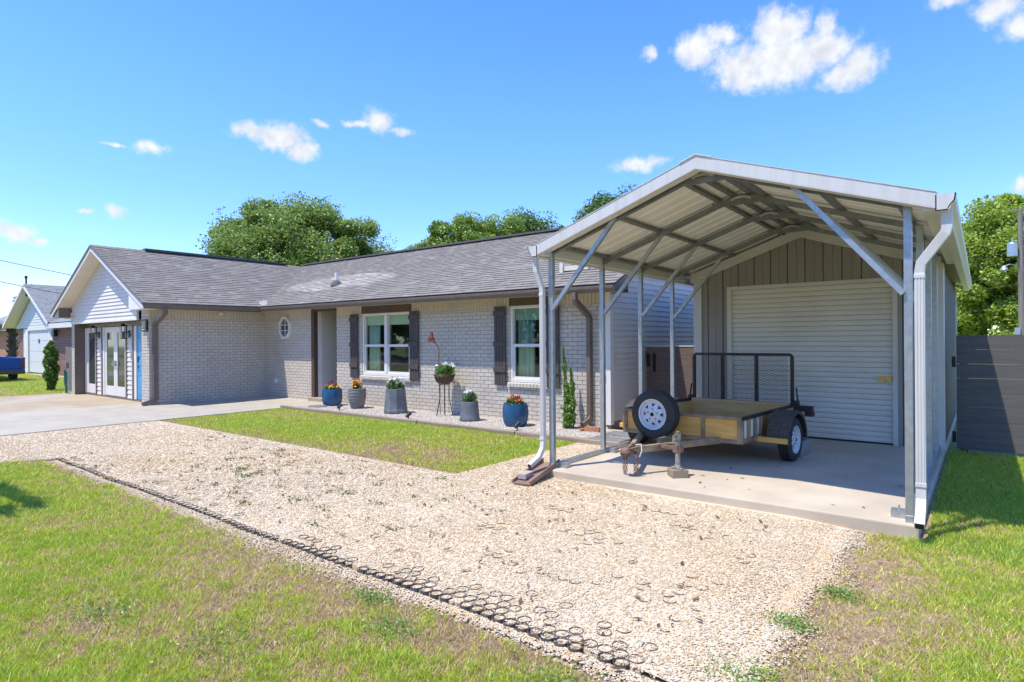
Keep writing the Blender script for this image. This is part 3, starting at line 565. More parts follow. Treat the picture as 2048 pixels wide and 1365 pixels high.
for k, y in enumerate(PY):
    for x in (-4.0, -.47):
        q = M(); q.box(x - .029, x + .029, y - .029, y + .029, .155, zr(x) - .05); q.obj('post', m_galv, cp, bevel=.003)
        if y < 9.5:
            s = 1 if x < -2 else -1; q = M(); xb = x + s * .87
            q.beam((x + s * .03, y - .034 if k == 0 else y, 1.97), (xb, y - .034 if k == 0 else y, zr(xb) - .07), .045, .045, (0, 1, 0)); q.obj('brace', m_galv, cp)
            b = M(); b.box(x + s * .03, x + s * .14, y + .06, y + .16, .10, .165); b.tube([(x + s * .085, y + .11, .1), (x + s * .085, y + .11, .20)], .008, 8); b.obj('anchor_foot', m_galv, cp)
    q = M(); t = .055
    for a in (-4.0, -.47):
        e = RX + (-.12 if a < RX else .12); q.beam((a, y, zr(a) - .07), (e, y, zr(e) - .072), t, t, (0, 1, 0))
    q.tube([(RX - .13, y, zr(RX - .13) - .072), (RX - .06, y, zr(RX) - .092), (RX, y, zr(RX) - .085), (RX + .06, y, zr(RX) - .092), (RX + .13, y, zr(RX + .13) - .072)], .03, 6)
    q.beam((RX - .33, y, 3.19), (RX + .30, y, 3.19), .05, .03, (0, 1, 0)); q.obj('rafter', m_galv_shade, cp)
for x in (-3.18, -2.42, -2.27, -2.07, -1.92, -1.16, -3.93, -.54):
    q = M(); q.beam((x, 5.74, zr(x) - .022), (x, 9.93, zr(x) - .022), .06, .036); q.obj('purlin', m_galv_shade, cp)
for x in (-4.0, -.47):
    q = M(); q.box(x - .029, x + .029, 5.83, 9.94, .10, .157); q.obj('base_rail', m_galv, cp, bevel=.003)
for p, o in (((-4.065, 5.66, 2.585), -1), ((-.275, 5.66, 2.585), 1)):
    G = M(); kgutter(G, p, Vector((0, 9.9, 0)), (o, 0, 0), .125, .13)
    G.extr([(p[0], p[1], p[2]), (p[0] + o * .085, p[1], p[2]), (p[0] + o * .10, p[1], p[2] + .04), (p[0] + o * .13, p[1], p[2] + .08), (p[0] + o * .13, p[1], p[2] + .125), (p[0], p[1], p[2] + .125)], (0, .004, 0)); G.obj('gutter', m_gutterw, cp)
q = M(); q.box(-4.06, -3.98, 5.7, 9.94, 2.60, 2.715); q.obj('eave_trim', m_beige, cp); q = M(); q.box(-.36, -.272, 5.7, 9.94, 2.60, 2.715); q.obj('eave_trim', m_beige, cp)
def flute(pts, w, h, ref, name, ribs=()):
    D = M(); D.rtube(pts, w, h, ref)
    for a, b, c, d in ribs: D.box(a - .006, a + .006, b - .004, b + .004, c, d)
    for c in (ribs[0][2] + .0, ribs[0][3] - .03): D.box(ribs[1][0] - w * .54, ribs[1][0] + w * .54, ribs[1][1] - .006, ribs[1][1] + h * 1.02, c, c + .035)
    o = D.obj(name, m_gutterw, cp, bevel=.006)
flute([(-4.13, 5.73, 2.60), (-4.13, 5.73, 2.46), (-4.12, 5.73, 2.42), (-4.075, 5.77, 2.24), (-4.07, 5.775, 2.18), (-4.07, 5.775, .42), (-4.07, 5.76, .34), (-4.075, 5.68, .24), (-4.085, 5.52, .17)], .052, .055, (0, 1, 0), 'downspout', [(-4.07 + k, 5.775 - .029, .44, 2.16) for k in (-.015, 0, .015)])
flute([(-.205, 5.73, 2.60), (-.205, 5.73, 2.46), (-.215, 5.73, 2.42), (-.375, 5.76, 2.20), (-.385, 5.765, 2.13), (-.385, 5.765, .40), (-.385, 5.76, .32), (-.385, 5.71, .24), (-.385, 5.58, .15)], .07, .06, (0, 1, 0), 'downspout', [(-.385 + k, 5.765 - .031, .42, 2.11) for k in (-.02, 0, .02)])
q = M()
q.beam((-4.086, 5.519, .1695), (-4.0865, 5.515, .168), .042, .042, (0, 1, .4)); q.obj('spout_mouth', m_black, cp); q = M(); q.beam((-.385, 5.579, .1495), (-.385, 5.575, .1475), .056, .048, (0, .5, 1)); q.obj('spout_mouth', m_black, cp)
# garage front wall with vertical ribs
q = M(); GY = 9.95; x = -3.85
def gwall(q, x0, x1, z0f, z1f):
    q.hexa([(x0, GY + .012, z0f(x0)), (x1, GY + .012, z0f(x1)), (x1, GY + .05, z0f(x1)), (x0, GY + .05, z0f(x0)), (x0, GY + .012, z1f(x0)), (x1, GY + .012, z1f(x1)), (x1, GY + .05, z1f(x1)), (x0, GY + .05, z1f(x0))])
while x < -.45:
    for a, b in ((x, x + .12), (x + .12, x + .234), (x + .238, x + .254)):
        b = min(b - .0, -.42)
        if a >= b: continue
        prou = -.014 if a > x + .2 else 0.0
        lo = (lambda X: 2.45) if (a > -3.25 and b < -.93) else (lambda X: .10)
        q.hexa([(a, GY - prou, lo(a)), (b - .004, GY - prou, lo(b)), (b - .004, GY + .05, lo(b)), (a, GY + .05, lo(a)), (a, GY - prou, zr(a) - .02), (b - .004, GY - prou, zr(b) - .02), (b - .004, GY + .05, zr(b) - .02), (a, GY + .05, zr(a) - .02)])
    x += .25
q.obj('front_wall', m_gray, cp)
q = M(); q.extr([(-3.8, GY + .055, 2.3), (-.46, GY + .055, 2.3), (-.46, GY + .055, 2.68), (RX, GY + .055, 3.28), (-3.8, GY + .055, 2.72)], (0, .02, 0)); q.obj('wall_liner', m_gray, cp)
q = M(); slope_board(q, -3.9, zr(-3.9) - .035, RX, RZ - .035, GY - .035, GY - .013, .15); slope_board(q, -.42, zr(-.42) - .035, RX, RZ - .035, GY - .035, GY - .013, .15); q.box(-3.85, -3.715, GY - .03, GY + .06, .10, 2.62); q.box(-.485, -.40, GY - .03, GY + .06, .10, 2.62); q.obj('wall_trim', m_beige, cp)
q = M(); q.box(-3.29, -3.215, GY - .03, GY + .05, .10, 2.47); q.box(-.985, -.925, GY - .03, GY + .05, .10, 2.47); q.box(-3.215, -.985, GY - .03, GY + .05, 2.41, 2.47); q.obj('door_frame', m_beige, cp, bevel=.003)
q = M(); z = .12; nS = 30; hh = (2.41 - .12) / nS
for i in range(nS):
    a = z + i * hh; P = [(GY + .022, a), (GY + .007, a + hh * .07), (GY + .004, a + hh * .5), (GY + .007, a + hh * .93), (GY + .022, a + hh)]
    for (ya, za), (yb, zb) in zip(P[:-1], P[1:]): q.add([(-3.22, ya, za), (-.98, ya, za), (-.98, yb, zb), (-3.22, yb, zb)], [(0, 1, 2, 3)])
rd = q.obj('roll_up_door', m_rolldoor, cp)
q = M(); q.box(-3.22, -.98, GY, GY + .03, .102, .125); q.obj('door_seal', m_black, rd)
q = M(); q.box(-1.16, -1.0, GY - .025, GY + .003, 1.02, 1.075); q.box(-1.15, -1.09, GY - .035, GY - .02, .99, 1.03); q.box(-1.05, -1.0, GY - .035, GY - .02, .995, 1.03); q.box(-1.15, -.97, GY - .05, GY - .03, 1.055, 1.07); q.obj('latch', m_brass, rd)
q = M(); y = GY + .06
while y < 15.3:
    q.box(-.475, -.425, y, y + .19, .1, 2.62); q.box(-.475, -.41, y + .194, y + .246, .1, 2.62); y += .25
q.obj('side_wall', m_gray, cp); q = M(); q.box(-3.87, -3.83, GY + .06, 15.3, .1, 2.62); q.obj('side_wall', m_gray, cp)
for y in (15.2, GY + .06): q = M(); q.box(-.43, -.395, y, y + .12, .1, 2.62); q.obj('corner_trim', m_trimw, cp)
q = M(); q.box(-3.85, -.42, 15.3, 15.35, .1, 3.0); q.obj('rear_wall', m_gray, cp)

# ------------------------------------------------------------------ trailer
tr = thing('utility_trailer', 'small brown steel utility trailer with yellow wood boards parked under the carport', 'trailer', (-3.0, 7.2, .1), R(-4.5))
q = M(); hw = .79; Lb = 1.95
for z, h in ((.275, .05), (.555, .035)):
    q.box(-hw, hw, 0, .04, z, z + h)
q.box(-hw, -hw + .04, 0, Lb, .275, .325); q.box(hw - .04, hw, 0, Lb, .275, .325); q.box(-hw, hw, Lb - .04, Lb, .275, .325)
for x in (-hw, -.2, .3, hw - .045): q.box(x, x + .045, -.006, .035, .28, .585)
for y in (.0, .2, .4, .6, 1.35, 1.9):
    for s in (-1, 1): q.box(s * hw - .022, s * hw + .022, y + .001, y + .045, .28, .556)
q.obj('frame', m_tan_steel, tr, bevel=.003)
for s in (-1, 1): q = M(); q.beam((s * hw, .04, .575), (s * hw, Lb + .05, .58), .045, .035); q.obj('top_rail', m_blksteel, tr)
q = M(); q.box(-hw + .02, hw - .02, .012, .045, .325, .555); q.obj('front_board', m_ptwood, tr)
q = M(); q.box(-hw + .03, -hw + .06, .05, Lb - .05, .325, .55); q.box(hw - .06, hw - .03, .05, Lb - .05, .325, .55); q.box(-hw + .06, hw - .06, Lb - .08, Lb - .045, .325, .60); q.obj('side_board', m_bedwood, tr)
q = M(); q.box(hw - .028, hw - .012, .05, .6, .33, .54); q.obj('white_panel', m_trimw, tr); o = None
q = M()
for k in range(10): q.box(-hw + .06 + k * .146, -hw + .06 + k * .146 + .14, .05, Lb - .05, .325, .345)
q.obj('floor', m_bedwood, tr)
q = M(); q.beam((.52, .02, .30), (.03, -1.08, .28), .05, .075); q.beam((-.52, .02, .30), (-.03, -1.08, .28), .05, .075); q.beam((0, .0, .30), (0, -.5, .30), .05, .05); q.obj('tongue', m_tan_steel, tr, bevel=.003)
q = M(); q.box(-.05, .05, -1.22, -1.04, .235, .31); q.lathe([(.03, -.05), (.055, -.03), (.06, .0), (.045, .04), (.015, .055)], 16, (0, -1.24, .27)); q.beam((0, -1.20, .31), (0, -1.08, .345), .03, .02); q.tube([(.05, -1.10, .25), (.075, -1.12, .27), (.05, -1.14, .29)], .012, 8); q.obj('coupler', m_rust, tr, bevel=.006)
q = M(); q.tube([(.02, -1.06, .33), (.08, -1.04, .34), (.10, -1.06, .27), (.075, -1.07, .2)], .007, 6); q.obj('cable', m_soffit, tr)
for cx_ in (-.055, .085):        # safety chains
    q = M(); z = .235; k = 0
    for side in (-.016, .016):
        z = .235; k = 0
        while z > .03:
            ln = .036; xx = cx_ + side * (1 if z > .07 else z / .07); r_ = .011
            if k % 2 == 0: pts = [(xx - r_, -1.16, z - ln * .75), (xx - r_, -1.16, z - ln * .25), (xx, -1.16, z), (xx + r_, -1.16, z - ln * .25), (xx + r_, -1.16, z - ln * .75), (xx, -1.16, z - ln), (xx - r_, -1.16, z - ln * .75)]
            else: pts = [(xx, -1.16 - r_, z - ln * .75), (xx, -1.16 - r_, z - ln * .25), (xx, -1.16, z), (xx, -1.16 + r_, z - ln * .25), (xx, -1.16 + r_, z - ln * .75), (xx, -1.16, z - ln), (xx, -1.16 - r_, z - ln * .75)]
            q.tube(pts, .0042, 5); z -= .027; k += 1
    q.obj('chain', m_rust, tr)
JX, JY = .40, -.90
JX, JY = .43, -.86
q = M(); q.tube([(JX, JY, .10), (JX, JY, .40)], .028, 14); q.tube([(JX, JY, .40), (JX, JY, .47)], .036, 14); q.tube([(JX, JY, .47), (JX, JY, .50)], .02, 12); q.box(JX - .075, JX + .075, JY - .055, JY + .055, .092, .102); q.lathe([(.045, .0), (.03, .03)], 14, (JX, JY, .102)); q.tube([(JX, JY - .02, .46), (JX + .0, JY - .10, .46), (JX, JY - .10, .40)], .009, 8)
q.obj('jack', m_jack, tr, bevel=.003)
q = M(); q.beam((JX - .26, JY + .10, .30), (JX - .03, JY + .02, .30), .05, .03); q.box(JX - .045, JX + .045, JY - .03, JY + .045, .265, .335); q.obj('jack_bracket', m_rust, tr)
def wheel(name, cx, cy, cz, r, w, face, parent, lug=True):
    """wheel with its axle along local x (face=+-1) or y (face='f')"""
    T = M(); prof = [(r * .62, -w * .42), (r * .70, -w * .5), (r * .86, -w * .5), (r * .955, -w * .42)]
    k = 6
    for i in range(k):
        a = -w * .40 + i * w * .8 / k; b = a + w * .8 / k * .72; prof += [(r, a), (r, b), (r * .968, b + .001), (r * .968, a + w * .8 / k - .001)]
    prof = prof[:-2] + [(r * .955, w * .42), (r * .86, w * .5), (r * .70, w * .5), (r * .62, w * .42)]
    if face == 'f': xf = lambda p: Vector((cx + p.x, cy - p.z, cz + p.y))
    else: xf = lambda p: Vector((cx + face * p.z, cy + p.x, cz + p.y))
    T.xf = xf; T.lathe(prof, 40, closed=True)
    o = T.obj(name, m_rubber, parent)
    Rm = M(); Rm.xf = xf
    Rm.lathe([(r * .60, -w * .4), (r * .66, w * .40), (r * .645, w * .46), (r * .60, w * .44), (r * .56, w * .26), (r * .53, w * .22), (r * .46, w * .24), (r * .30, w * .36), (r * .17, w * .37), (r * .15, w * .46), (r * .11, w * .47), (.0001, w * .47)], 40)
    rm = Rm.obj('rim', m_rim, o, smooth=False)
    H = M(); H.xf = xf
    for i in range(8):
        t = 2 * math.pi * i / 8; c, s_ = math.cos(t), math.sin(t); zz = lambda q_: (w * .24 + (r * .46 - q_) / (r * .16) * w * .12) + .004
        def pt(rad, tt): return (rad * math.cos(t + tt), rad * math.sin(t + tt), zz(rad))
        H.add([pt(r * .455, -.20), pt(r * .455, .20), pt(r * .315, 0)], [(0, 1, 2)])
    for i in range(5):
        t = 2 * math.pi * i / 5 + .3; H.tube([(r * .23 * math.cos(t), r * .23 * math.sin(t), w * .36), (r * .23 * math.cos(t), r * .23 * math.sin(t), w * .40)], r * .028, 8)
    H.lathe([(r * .085, w * .478), (.0001, w * .478)], 16); H.obj('rim_opening', m_black, rm)
    return o
wheel('wheel', 1.06, .86, .265, .265, .155, 1, tr); wheel('wheel', -1.06, .86, .265, .265, .155, -1, tr)
sp = wheel('spare_wheel', -.21, -.20, .58, .297, .18, 'f', tr)
q = M(); q.beam((-.21, 0, .52), (-.21, -.14, .56), .05, .05); q.box(-.27, -.15, -.13, -.10, .5, .66); q.beam((-.21, -.05, .30), (-.21, -.05, .52), .05, .05); q.obj('spare_bracket', m_tsteel, tr)
for s in (1, -1):        # fenders
    q = M(); P = []
    for i in range(13):
        t = R(-8 + i * 196 / 12); P.append((.86 - .36 * math.cos(t), .275 + .345 * math.sin(t) * (1 if 0 < t < math.pi else .6)))
    for (ya, za), (yb, zb) in zip(P[:-1], P[1:]):
        a, b = s * .90, s * 1.155
        q.hexa([(min(a, b), ya, za), (max(a, b), ya, za), (max(a, b), yb, zb), (min(a, b), yb, zb), (min(a, b), ya, za + .006), (max(a, b), ya, za + .006), (max(a, b), yb, zb + .006), (min(a, b), yb, zb + .006)])
    rim_o = []
    for (ya, za), (yb, zb) in zip(P[:-1], P[1:]):
        f_ = lambda y, z: (y + (.86 - y) * .10, z - .035)
        ya2, za2 = f_(ya, za); yb2, zb2 = f_(yb, zb); X_ = s * 1.155
        q.add([(X_, ya, za + .006), (X_, yb, zb + .006), (X_, yb2, zb2), (X_, ya2, za2)], [(0, 1, 2, 3)])
    q.obj('fender', m_dusty, tr); q = M(); a, b = sorted((s * .80, s * 1.15)); q.box(a, b, .455, .50, .26, .32); q.obj('fender_bracket', m_ptwood, tr)
q = M(); q.tube([(-1.0, .86, .265), (1.0, .86, .265)], .025, 10); q.obj('axle', m_blksteel, tr)
# mesh ramp gate
q = M(); gz0, gz1, gw = .575, 1.285, .735; gy = Lb + .03
q.beam((-gw, gy, gz0), (-gw, gy, gz1 - .03), .042, .04, (0, 1, 0)); q.beam((gw, gy, gz0), (gw, gy, gz1 - .03), .042, .04, (0, 1, 0)); q.beam((-gw + .03, gy, gz1), (gw - .03, gy, gz1), .042, .04, (0, 1, 0)); q.beam((-gw, gy, gz0), (gw, gy, gz0), .04, .04)
for s in (-1, 1): q.tube([(s * gw, gy, gz1 - .04), (s * (gw - .008), gy, gz1 - .012), (s * (gw - .035), gy, gz1)], .021, 8)
for x in (-.275, .235): q.beam((x, gy, gz0), (x, gy, gz1), .045, .035, (0, 1, 0))
gt = q.obj('ramp_gate', m_blksteel, tr)
q = M(); dx, dzz = .042, .0175; nx = int((2 * gw - .05) / dx); nz = int((gz1 - gz0 - .04) / dzz); x0 = -gw + .02; z0 = gz0 + .02
for j in range(nz):
    for i in range(nx):
        a = (x0 + i * dx, z0 + j * dzz + (0 if (i + j) % 2 == 0 else dzz)); b = (x0 + (i + 1) * dx, z0 + j * dzz + (dzz if (i + j) % 2 == 0 else 0))
        q.beam((a[0], gy + .012, a[1]), (b[0], gy + .012, b[1]), .0034, .0046, (0, 1, 0))
q.obj('wire_mesh', m_blksteel, gt)
for s in (-1, 1):
    q = M(); q.tube([(s * (gw + .06), gy - .02, .55), (s * (gw + .07), gy, .66), (s * (gw + .05), gy + .01, .82)], .012, 6); q.box(s * (gw + .06) - .03, s * (gw + .06) + .03, gy - .04, gy + .03, .55, .64); q.obj('gate_latch', m_blksteel, tr)
for s in (-1, 1):
    q = M(); a, b = sorted((s * .80, s * 1.02)); q.box(a, b, Lb - .08, Lb + .02, .50, .58); q.box(s * .98 - .05, s * .98 + .05, Lb - .10, Lb + .03, .44, .50); q.obj('tail_light', m_blksteel, tr, bevel=.004)
q = M(); q.box(-.09, .09, -.09, .09, 0, .088); o = q.obj('jack_block', m_timber, None, bevel=.008)
o.location = (-2.64, 6.31, .1); o.rotation_euler.z = R(42); tag(o, 'wooden block under the trailer jack foot', 'wood block')
q = M(); q.box(-.10, .10, -.20, .20, 0, .045); q.box(-.10, .10, -.20, -.165, .045, .19); q.box(-.10, .10, .165, .20, .045, .19); q.box(-.10, -.065, -.165, .165, .045, .19); q.box(.065, .10, -.165, .165, .045, .19); q.box(-.065, .065, -.02, .02, .045, .19)
o = q.obj('concrete_block', m_cblock, None, bevel=.004); o.location = (-1.90, 8.47, .1); o.rotation_euler.z = R(-4); tag(o, 'gray hollow concrete block chocked behind the trailer tyre', 'block')

# ------------------------------------------------------------------ fences and gate
fn = thing('board_fence', 'dark gray horizontal board fence running right from the garage corner', 'fence', (-.3, 10.45, 0))
q = M()
for k in range(8):
    z = .06 + k * .198; q.box(-.28, 3.0, 10.43, 10.455, z, z + .196 + random.uniform(-.002, .0005)); q.box(3.006, 7.4, 10.43, 10.455, z, z + .196)
q.obj('board', m_fence, fn)
for x in (-.2, 1.5, 3.0, 4.8, 6.6): q = M(); q.box(x - .045, x + .045, 10.455, 10.545, 0, 1.64); q.obj('post', m_fence, fn)
for z in (1.2, .15): q = M(); q.box(-.33, -.285, 10.40, 10.46, z, z + .15); q.obj('hinge', m_black, fn)
gt2 = thing('board_gate', 'brown gray board gate between the house side wall and the garage', 'gate', (-4.5, 10.84, 0))
q = M()
for k in range(8): z = .10 + k * .173; q.box(-5.14, -3.90, 10.82, 10.845, z, z + .169)
q.obj('board', m_gatewood, gt2); q = M(); q.box(-5.16, -3.9, 10.81, 10.85, 1.483, 1.50); q.obj('cap', m_trimw, gt2)
q = M(); q.box(-5.16, -5.06, 10.845, 10.9, .05, 1.49); q.box(-3.98, -3.9, 10.845, 10.9, .05, 1.49); q.obj('post', m_gatewood, gt2)
q = M(); q.tube([(-4.98, 10.78, 1.05), (-4.97, 10.77, 1.15), (-4.98, 10.78, 1.3)], .014, 8); q.box(-5.0, -4.96, 10.78, 10.82, 1.0, 1.35); q.box(-5.14, -5.08, 10.79, 10.82, 1.1, 1.34); q.obj('handle', m_black, gt2)

# ------------------------------------------------------------------ garden bed things
ed = thing('timber_edging', 'weathered landscape timbers edging the white gravel bed', 'edging', (-9, 8.0, 0))
xs = [-13.42, -11.0, -8.6, -6.2, -4.25]
for a, b in zip(xs[:-1], xs[1:]):
    j = random.uniform(-.015, .015); q = M(); q.hexa([(a + .006, 7.955 + j, -.02), (b - .006, 7.955, -.02), (b - .006, 8.055, -.02), (a + .006, 8.055 + j, -.02), (a + .006, 7.955 + j, .085), (b - .006, 7.955, .085), (b - .006, 8.055, .085), (a + .006, 8.055 + j, .085)]); q.obj('timber', m_timber, ed, bevel=.012)
def leaves(name, pts, nrm_up, size, m, parent, seed, asp=1.6, spread=.9):
    rg = np.random.default_rng(seed); P = np.asarray(pts, float); n = len(P)
    N_ = rg.normal(0, spread, (n, 3)) + np.array([0, 0, nrm_up]); N_ /= np.linalg.norm(N_, axis=1)[:, None]
    A = np.cross(N_, rg.normal(0, 1, (n, 3))); A /= np.linalg.norm(A, axis=1)[:, None]; B_ = np.cross(N_, A)
    s = size * rg.uniform(.6, 1.4, n)[:, None]; A = A * s * asp * .5; B_ = B_ * s * .5
    V = np.stack([P - A, P - B_ * .9, P + A, P + B_ * .9], 1).reshape(-1, 3); F = np.arange(4 * n).reshape(-1, 4)
    return np_mesh(name, V, F, m, parent)
def pot_plant(loc, label, kind, mpot, r, h, folspec):
    t = thing('potted_plant', label, 'planter', loc, 0, 'flower pots along the front wall'); x, y, z = loc; q = M()
    if kind == 'blue':
        prof = [(r * .74, 0), (r * .86, h * .06), (r * .97, h * .25), (r * 1.02, h * .5), (r * 1.0, h * .8), (r * .96, h * .97), (r * .97, h), (r * .88, h), (r * .87, h * .88)]
        pr = []
        for (a, b), (c, d) in zip(prof[:-3], prof[1:-2]):
            for k in range(4): pr.append((a + (c - a) * k / 4, b + (d - b) * k / 4))
        pr += prof[-3:]
        q.lathe(pr, 88, loc, fl=lambda tt, zz, i: 1 + (.035 * (1 if (math.sin(22 * tt + zz * 95) * math.sin(22 * tt - zz * 95)) > 0 else 0) if h * .08 < zz < h * .93 else 0))
    elif kind == 'ridged':
        pr = []
        for k in range(37):
            u = k / 36; rr = r * (.68 + .38 * math.sin(min(1, u * 1.05) * 2.0) ** .8); pr.append((rr, h * u))
        pr += [(pr[-1][0] * .9, h), (pr[-1][0] * .88, h * .88)]
        q.lathe(pr, 64, loc, fl=lambda tt, zz, i: 1 + (.022 * math.sin(zz * 88 + 1.6 * math.sin(tt * 2)) if i < 36 else 0))
    else:
        pr = [(r * 1.10, 0), (r * 1.2, h * .04), (r * 1.21, h * .12), (r * 1.16, h * .2), (r * 1.08, h * .55), (r * 1.0, h * .97), (r * .98, h), (r * .86, h), (r * .85, h * .88)]
        q.lathe(pr, 40 if kind == 'round' else 10, loc)
    q.obj('pot', mpot, t, smooth=(kind in ('round', 'blue', 'ridged')))
    q = M(); q.lathe([(r * .87, h * .885), (.0001, h * .90)], 20, loc); q.obj('soil', m_soil2, t)
    rg = np.random.default_rng(int(abs(x) * 100)); fr_, fh, n, sz = folspec['r'], folspec['h'], folspec['n'], folspec['s']
    u = rg.random(n); a = rg.random(n) * 6.283; rad = fr_ * np.sqrt(rg.random(n)) * (1 - .5 * u ** 2) if not folspec.get('bush') else fr_ * np.sqrt(rg.random(n)) * np.sqrt(np.maximum(0, 1 - (u - .35) ** 2 * 1.6))
    P = np.stack([x + rad * np.cos(a), y + rad * np.sin(a), z + h * .9 + u * fh], 1); leaves('foliage', P, .6, sz, folspec.get('m', m_plant), t, 5 + n, folspec.get('asp', 1.7))
    for (fm, cnt, fs, z0, z1, fr2, nm) in folspec['fl']:
        pts = []
        for k in range(cnt):
            a_ = rg.random() * 6.283; rr = fr2 * math.sqrt(rg.random()); c = np.array([x + rr * math.cos(a_), y + rr * math.sin(a_), z + h * .9 + rg.uniform(z0, z1)])
            pts += list(c + rg.normal(0, fs * .35, (9, 3)))
        leaves(nm, pts, .5, fs, fm, t, 77 + cnt, 1.2)
    return t
pot_plant((-12.78, 9.0, .03), 'blue textured pot of yellow and purple flowers beside the entry, farthest from the carport', 'blue', m_bluepot, .235, .425, dict(r=.2, h=.10, n=260, s=.05, fl=[(m_yel, 16, .035, .06, .12, .19, 'blossom'), (m_red, 8, .035, .06, .14, .2, 'red_blossom'), (m_pinkp, 14, .03, .1, .26, .1, 'purple_blossom')]))
pot_plant((-11.72, 8.95, .03), 'gray ridged pot with one orange flower clump below the left shutter', 'ridged', m_graypot, .2, .475, dict(r=.10, h=.16, n=160, s=.05, bush=1, fl=[(m_orange, 12, .055, .12, .22, .09, 'blossom')]))
pot_plant((-10.23, 8.85, .03), 'large dark faceted planter with white flowers in front of the double window', 'facet', m_slatepot, .222, .545, dict(r=.19, h=.24, n=420, s=.05, bush=1, fl=[(m_white, 12, .06, .16, .27, .17, 'blossom')]))
pot_plant((-8.02, 8.85, .03), 'small round slate gray pot with thin white flowers right of the wire plant stand', 'round', m_slatepot, .168, .385, dict(r=.15, h=.22, n=320, s=.03, asp=3.2, bush=1, fl=[(m_white, 6, .045, .16, .27, .12, 'blossom')]))
pot_plant((-6.83, 8.8, .03), 'blue textured pot with red and green plants below the single window, nearest the carport', 'blue', m_bluepot, .228, .415, dict(r=.2, h=.14, n=300, s=.06, fl=[(m_red, 7, .055, .1, .18, .13, 'blossom'), (m_yel, 4, .03, .08, .12, .15, 'yellow_blossom')]))
st = thing('wire_plant_stand', 'tall black wire plant stand with splayed legs holding a bowl', 'plant stand', (-8.98, 9.12, .03))
q = M(); cx, cy = -8.98, 9.12
for i in range(6):
    a = i * math.pi / 3 + .3; c, s = math.cos(a), math.sin(a); q.tube([(cx + .20 * c, cy + .20 * s, .03), (cx + .11 * c, cy + .11 * s, .42), (cx + .11 * c, cy + .11 * s, .70)], .006, 6)
for i in range(14):
    a = i * math.pi / 7; c, s = math.cos(a), math.sin(a); q.tube([(cx + .10 * c, cy + .10 * s, .70), (cx + .18 * c, cy + .18 * s, .77), (cx + .225 * c, cy + .225 * s, .90)], .005, 5)
q.obj('frame', m_black, st); q = M(); q.tube([(cx + .228 * math.cos(k * .2618), cy + .228 * math.sin(k * .2618), .90) for k in range(25)], .007, 6); q.tube([(cx + .11 * math.cos(k * .2618), cy + .11 * math.sin(k * .2618), .70) for k in range(25)], .006, 6); q.obj('ring', m_black, st)
t = thing('bowl_planter', 'dark bowl of leafy white flowers sitting in the wire plant stand', 'planter', (cx, cy, .72)); q = M(); q.lathe([(.08, .0), (.15, .04), (.20, .12), (.215, .2), (.20, .2), (.19, .16)], 28, (cx, cy, .715)); q.obj('bowl', m_brownwood, t, smooth=True)
rg = np.random.default_rng(4); n = 420; u = rg.random(n); a = rg.random(n) * 6.283; rad = .21 * np.sqrt(rg.random(n)) * np.sqrt(np.maximum(.1, 1 - (u - .2) ** 2)); leaves('foliage', np.stack([cx + rad * np.cos(a), cy + rad * np.sin(a), .90 + u * .2], 1), .7, .06, leaf_mat('bright_leaf', (.10, .22, .03), (.22, .34, .06)), t, 3)
pts = []
for k in range(9):
    a_ = rg.random() * 6.283; rr = .2 * math.sqrt(rg.random()); pts += list(np.array([cx + rr * math.cos(a_), cy + rr * math.sin(a_), rg.uniform(1.06, 1.15)]) + rg.normal(0, .016, (9, 3)))
leaves('blossom', pts, .5, .05, m_white, t, 8, 1.2)
t = thing('metal_flower_stake', 'tall rusty metal flower stake behind the wire plant stand', 'garden ornament', (-9.28, 9.22, .03))
q = M(); q.tube([(-9.24, 9.25, .03), (-9.27, 9.24, 1.0), (-9.24, 9.22, 1.44), (-9.30, 9.2, 1.56), (-9.36, 9.18, 1.63)], .009, 7); q.obj('stem', m_lred, t)
q = M()
for (fx, fz, r_) in ((-9.39, 1.68, .085), (-9.46, 1.64, .06), (-9.33, 1.62, .055), (-9.38, 1.77, .05)):
    for k in range(7):
        a = k * .898; q.add([(fx, 9.17, fz), (fx + r_ * math.cos(a - .3), 9.14, fz + r_ * math.sin(a - .3)), (fx + r_ * 1.1 * math.cos(a), 9.15, fz + r_ * 1.1 * math.sin(a)), (fx + r_ * math.cos(a + .3), 9.13, fz + r_ * math.sin(a + .3))], [(0, 1, 2, 3)])
    q.lathe([(.02, -.02), (.025, 0), (.0001, .02)], 10, (fx, 9.15, fz))
q.obj('flower', m_lred, t)
# upright shrub by the corner
t = thing('upright_shrub', 'narrow upright evergreen shrub against the brick near the downspout', 'shrub', (-5.85, 9.1, .03)); rg = np.random.default_rng(9); P = []
for (sx, sy, h, r_, n) in ((-5.95, 9.12, 1.45, .04, 1100), (-5.86, 9.10, .80, .075, 1300), (-5.77, 9.08, 1.08, .045, 1100), (-5.86, 9.08, .5, .11, 1300)):
    u = rg.random(n); a = rg.random(n) * 6.283; w = r_ * np.sqrt(rg.random(n)) * np.minimum(1, (1.04 - u) * 3.5) * (1 + .35 * np.sin(u * 23 + sx * 9)); P.append(np.stack([sx + w * np.cos(a) + .03 * np.sin(u * 4), sy + w * np.sin(a), .05 + u * h], 1))
leaves('foliage', np.concatenate(P), .3, .024, leaf_mat('shrub_leaf', (.08, .19, .02), (.24, .38, .06)), t, 2, 1.6)
q = M()
for (sx, sy, h) in ((-5.97, 9.12, 1.36), (-5.86, 9.1, .8), (-5.74, 9.08, 1.0)): q.tube([(sx, sy, .0), (sx + .02, sy, h * .5), (sx, sy, h)], [.014, .01, .004], 6)
q.obj('stem', m_stems, t)
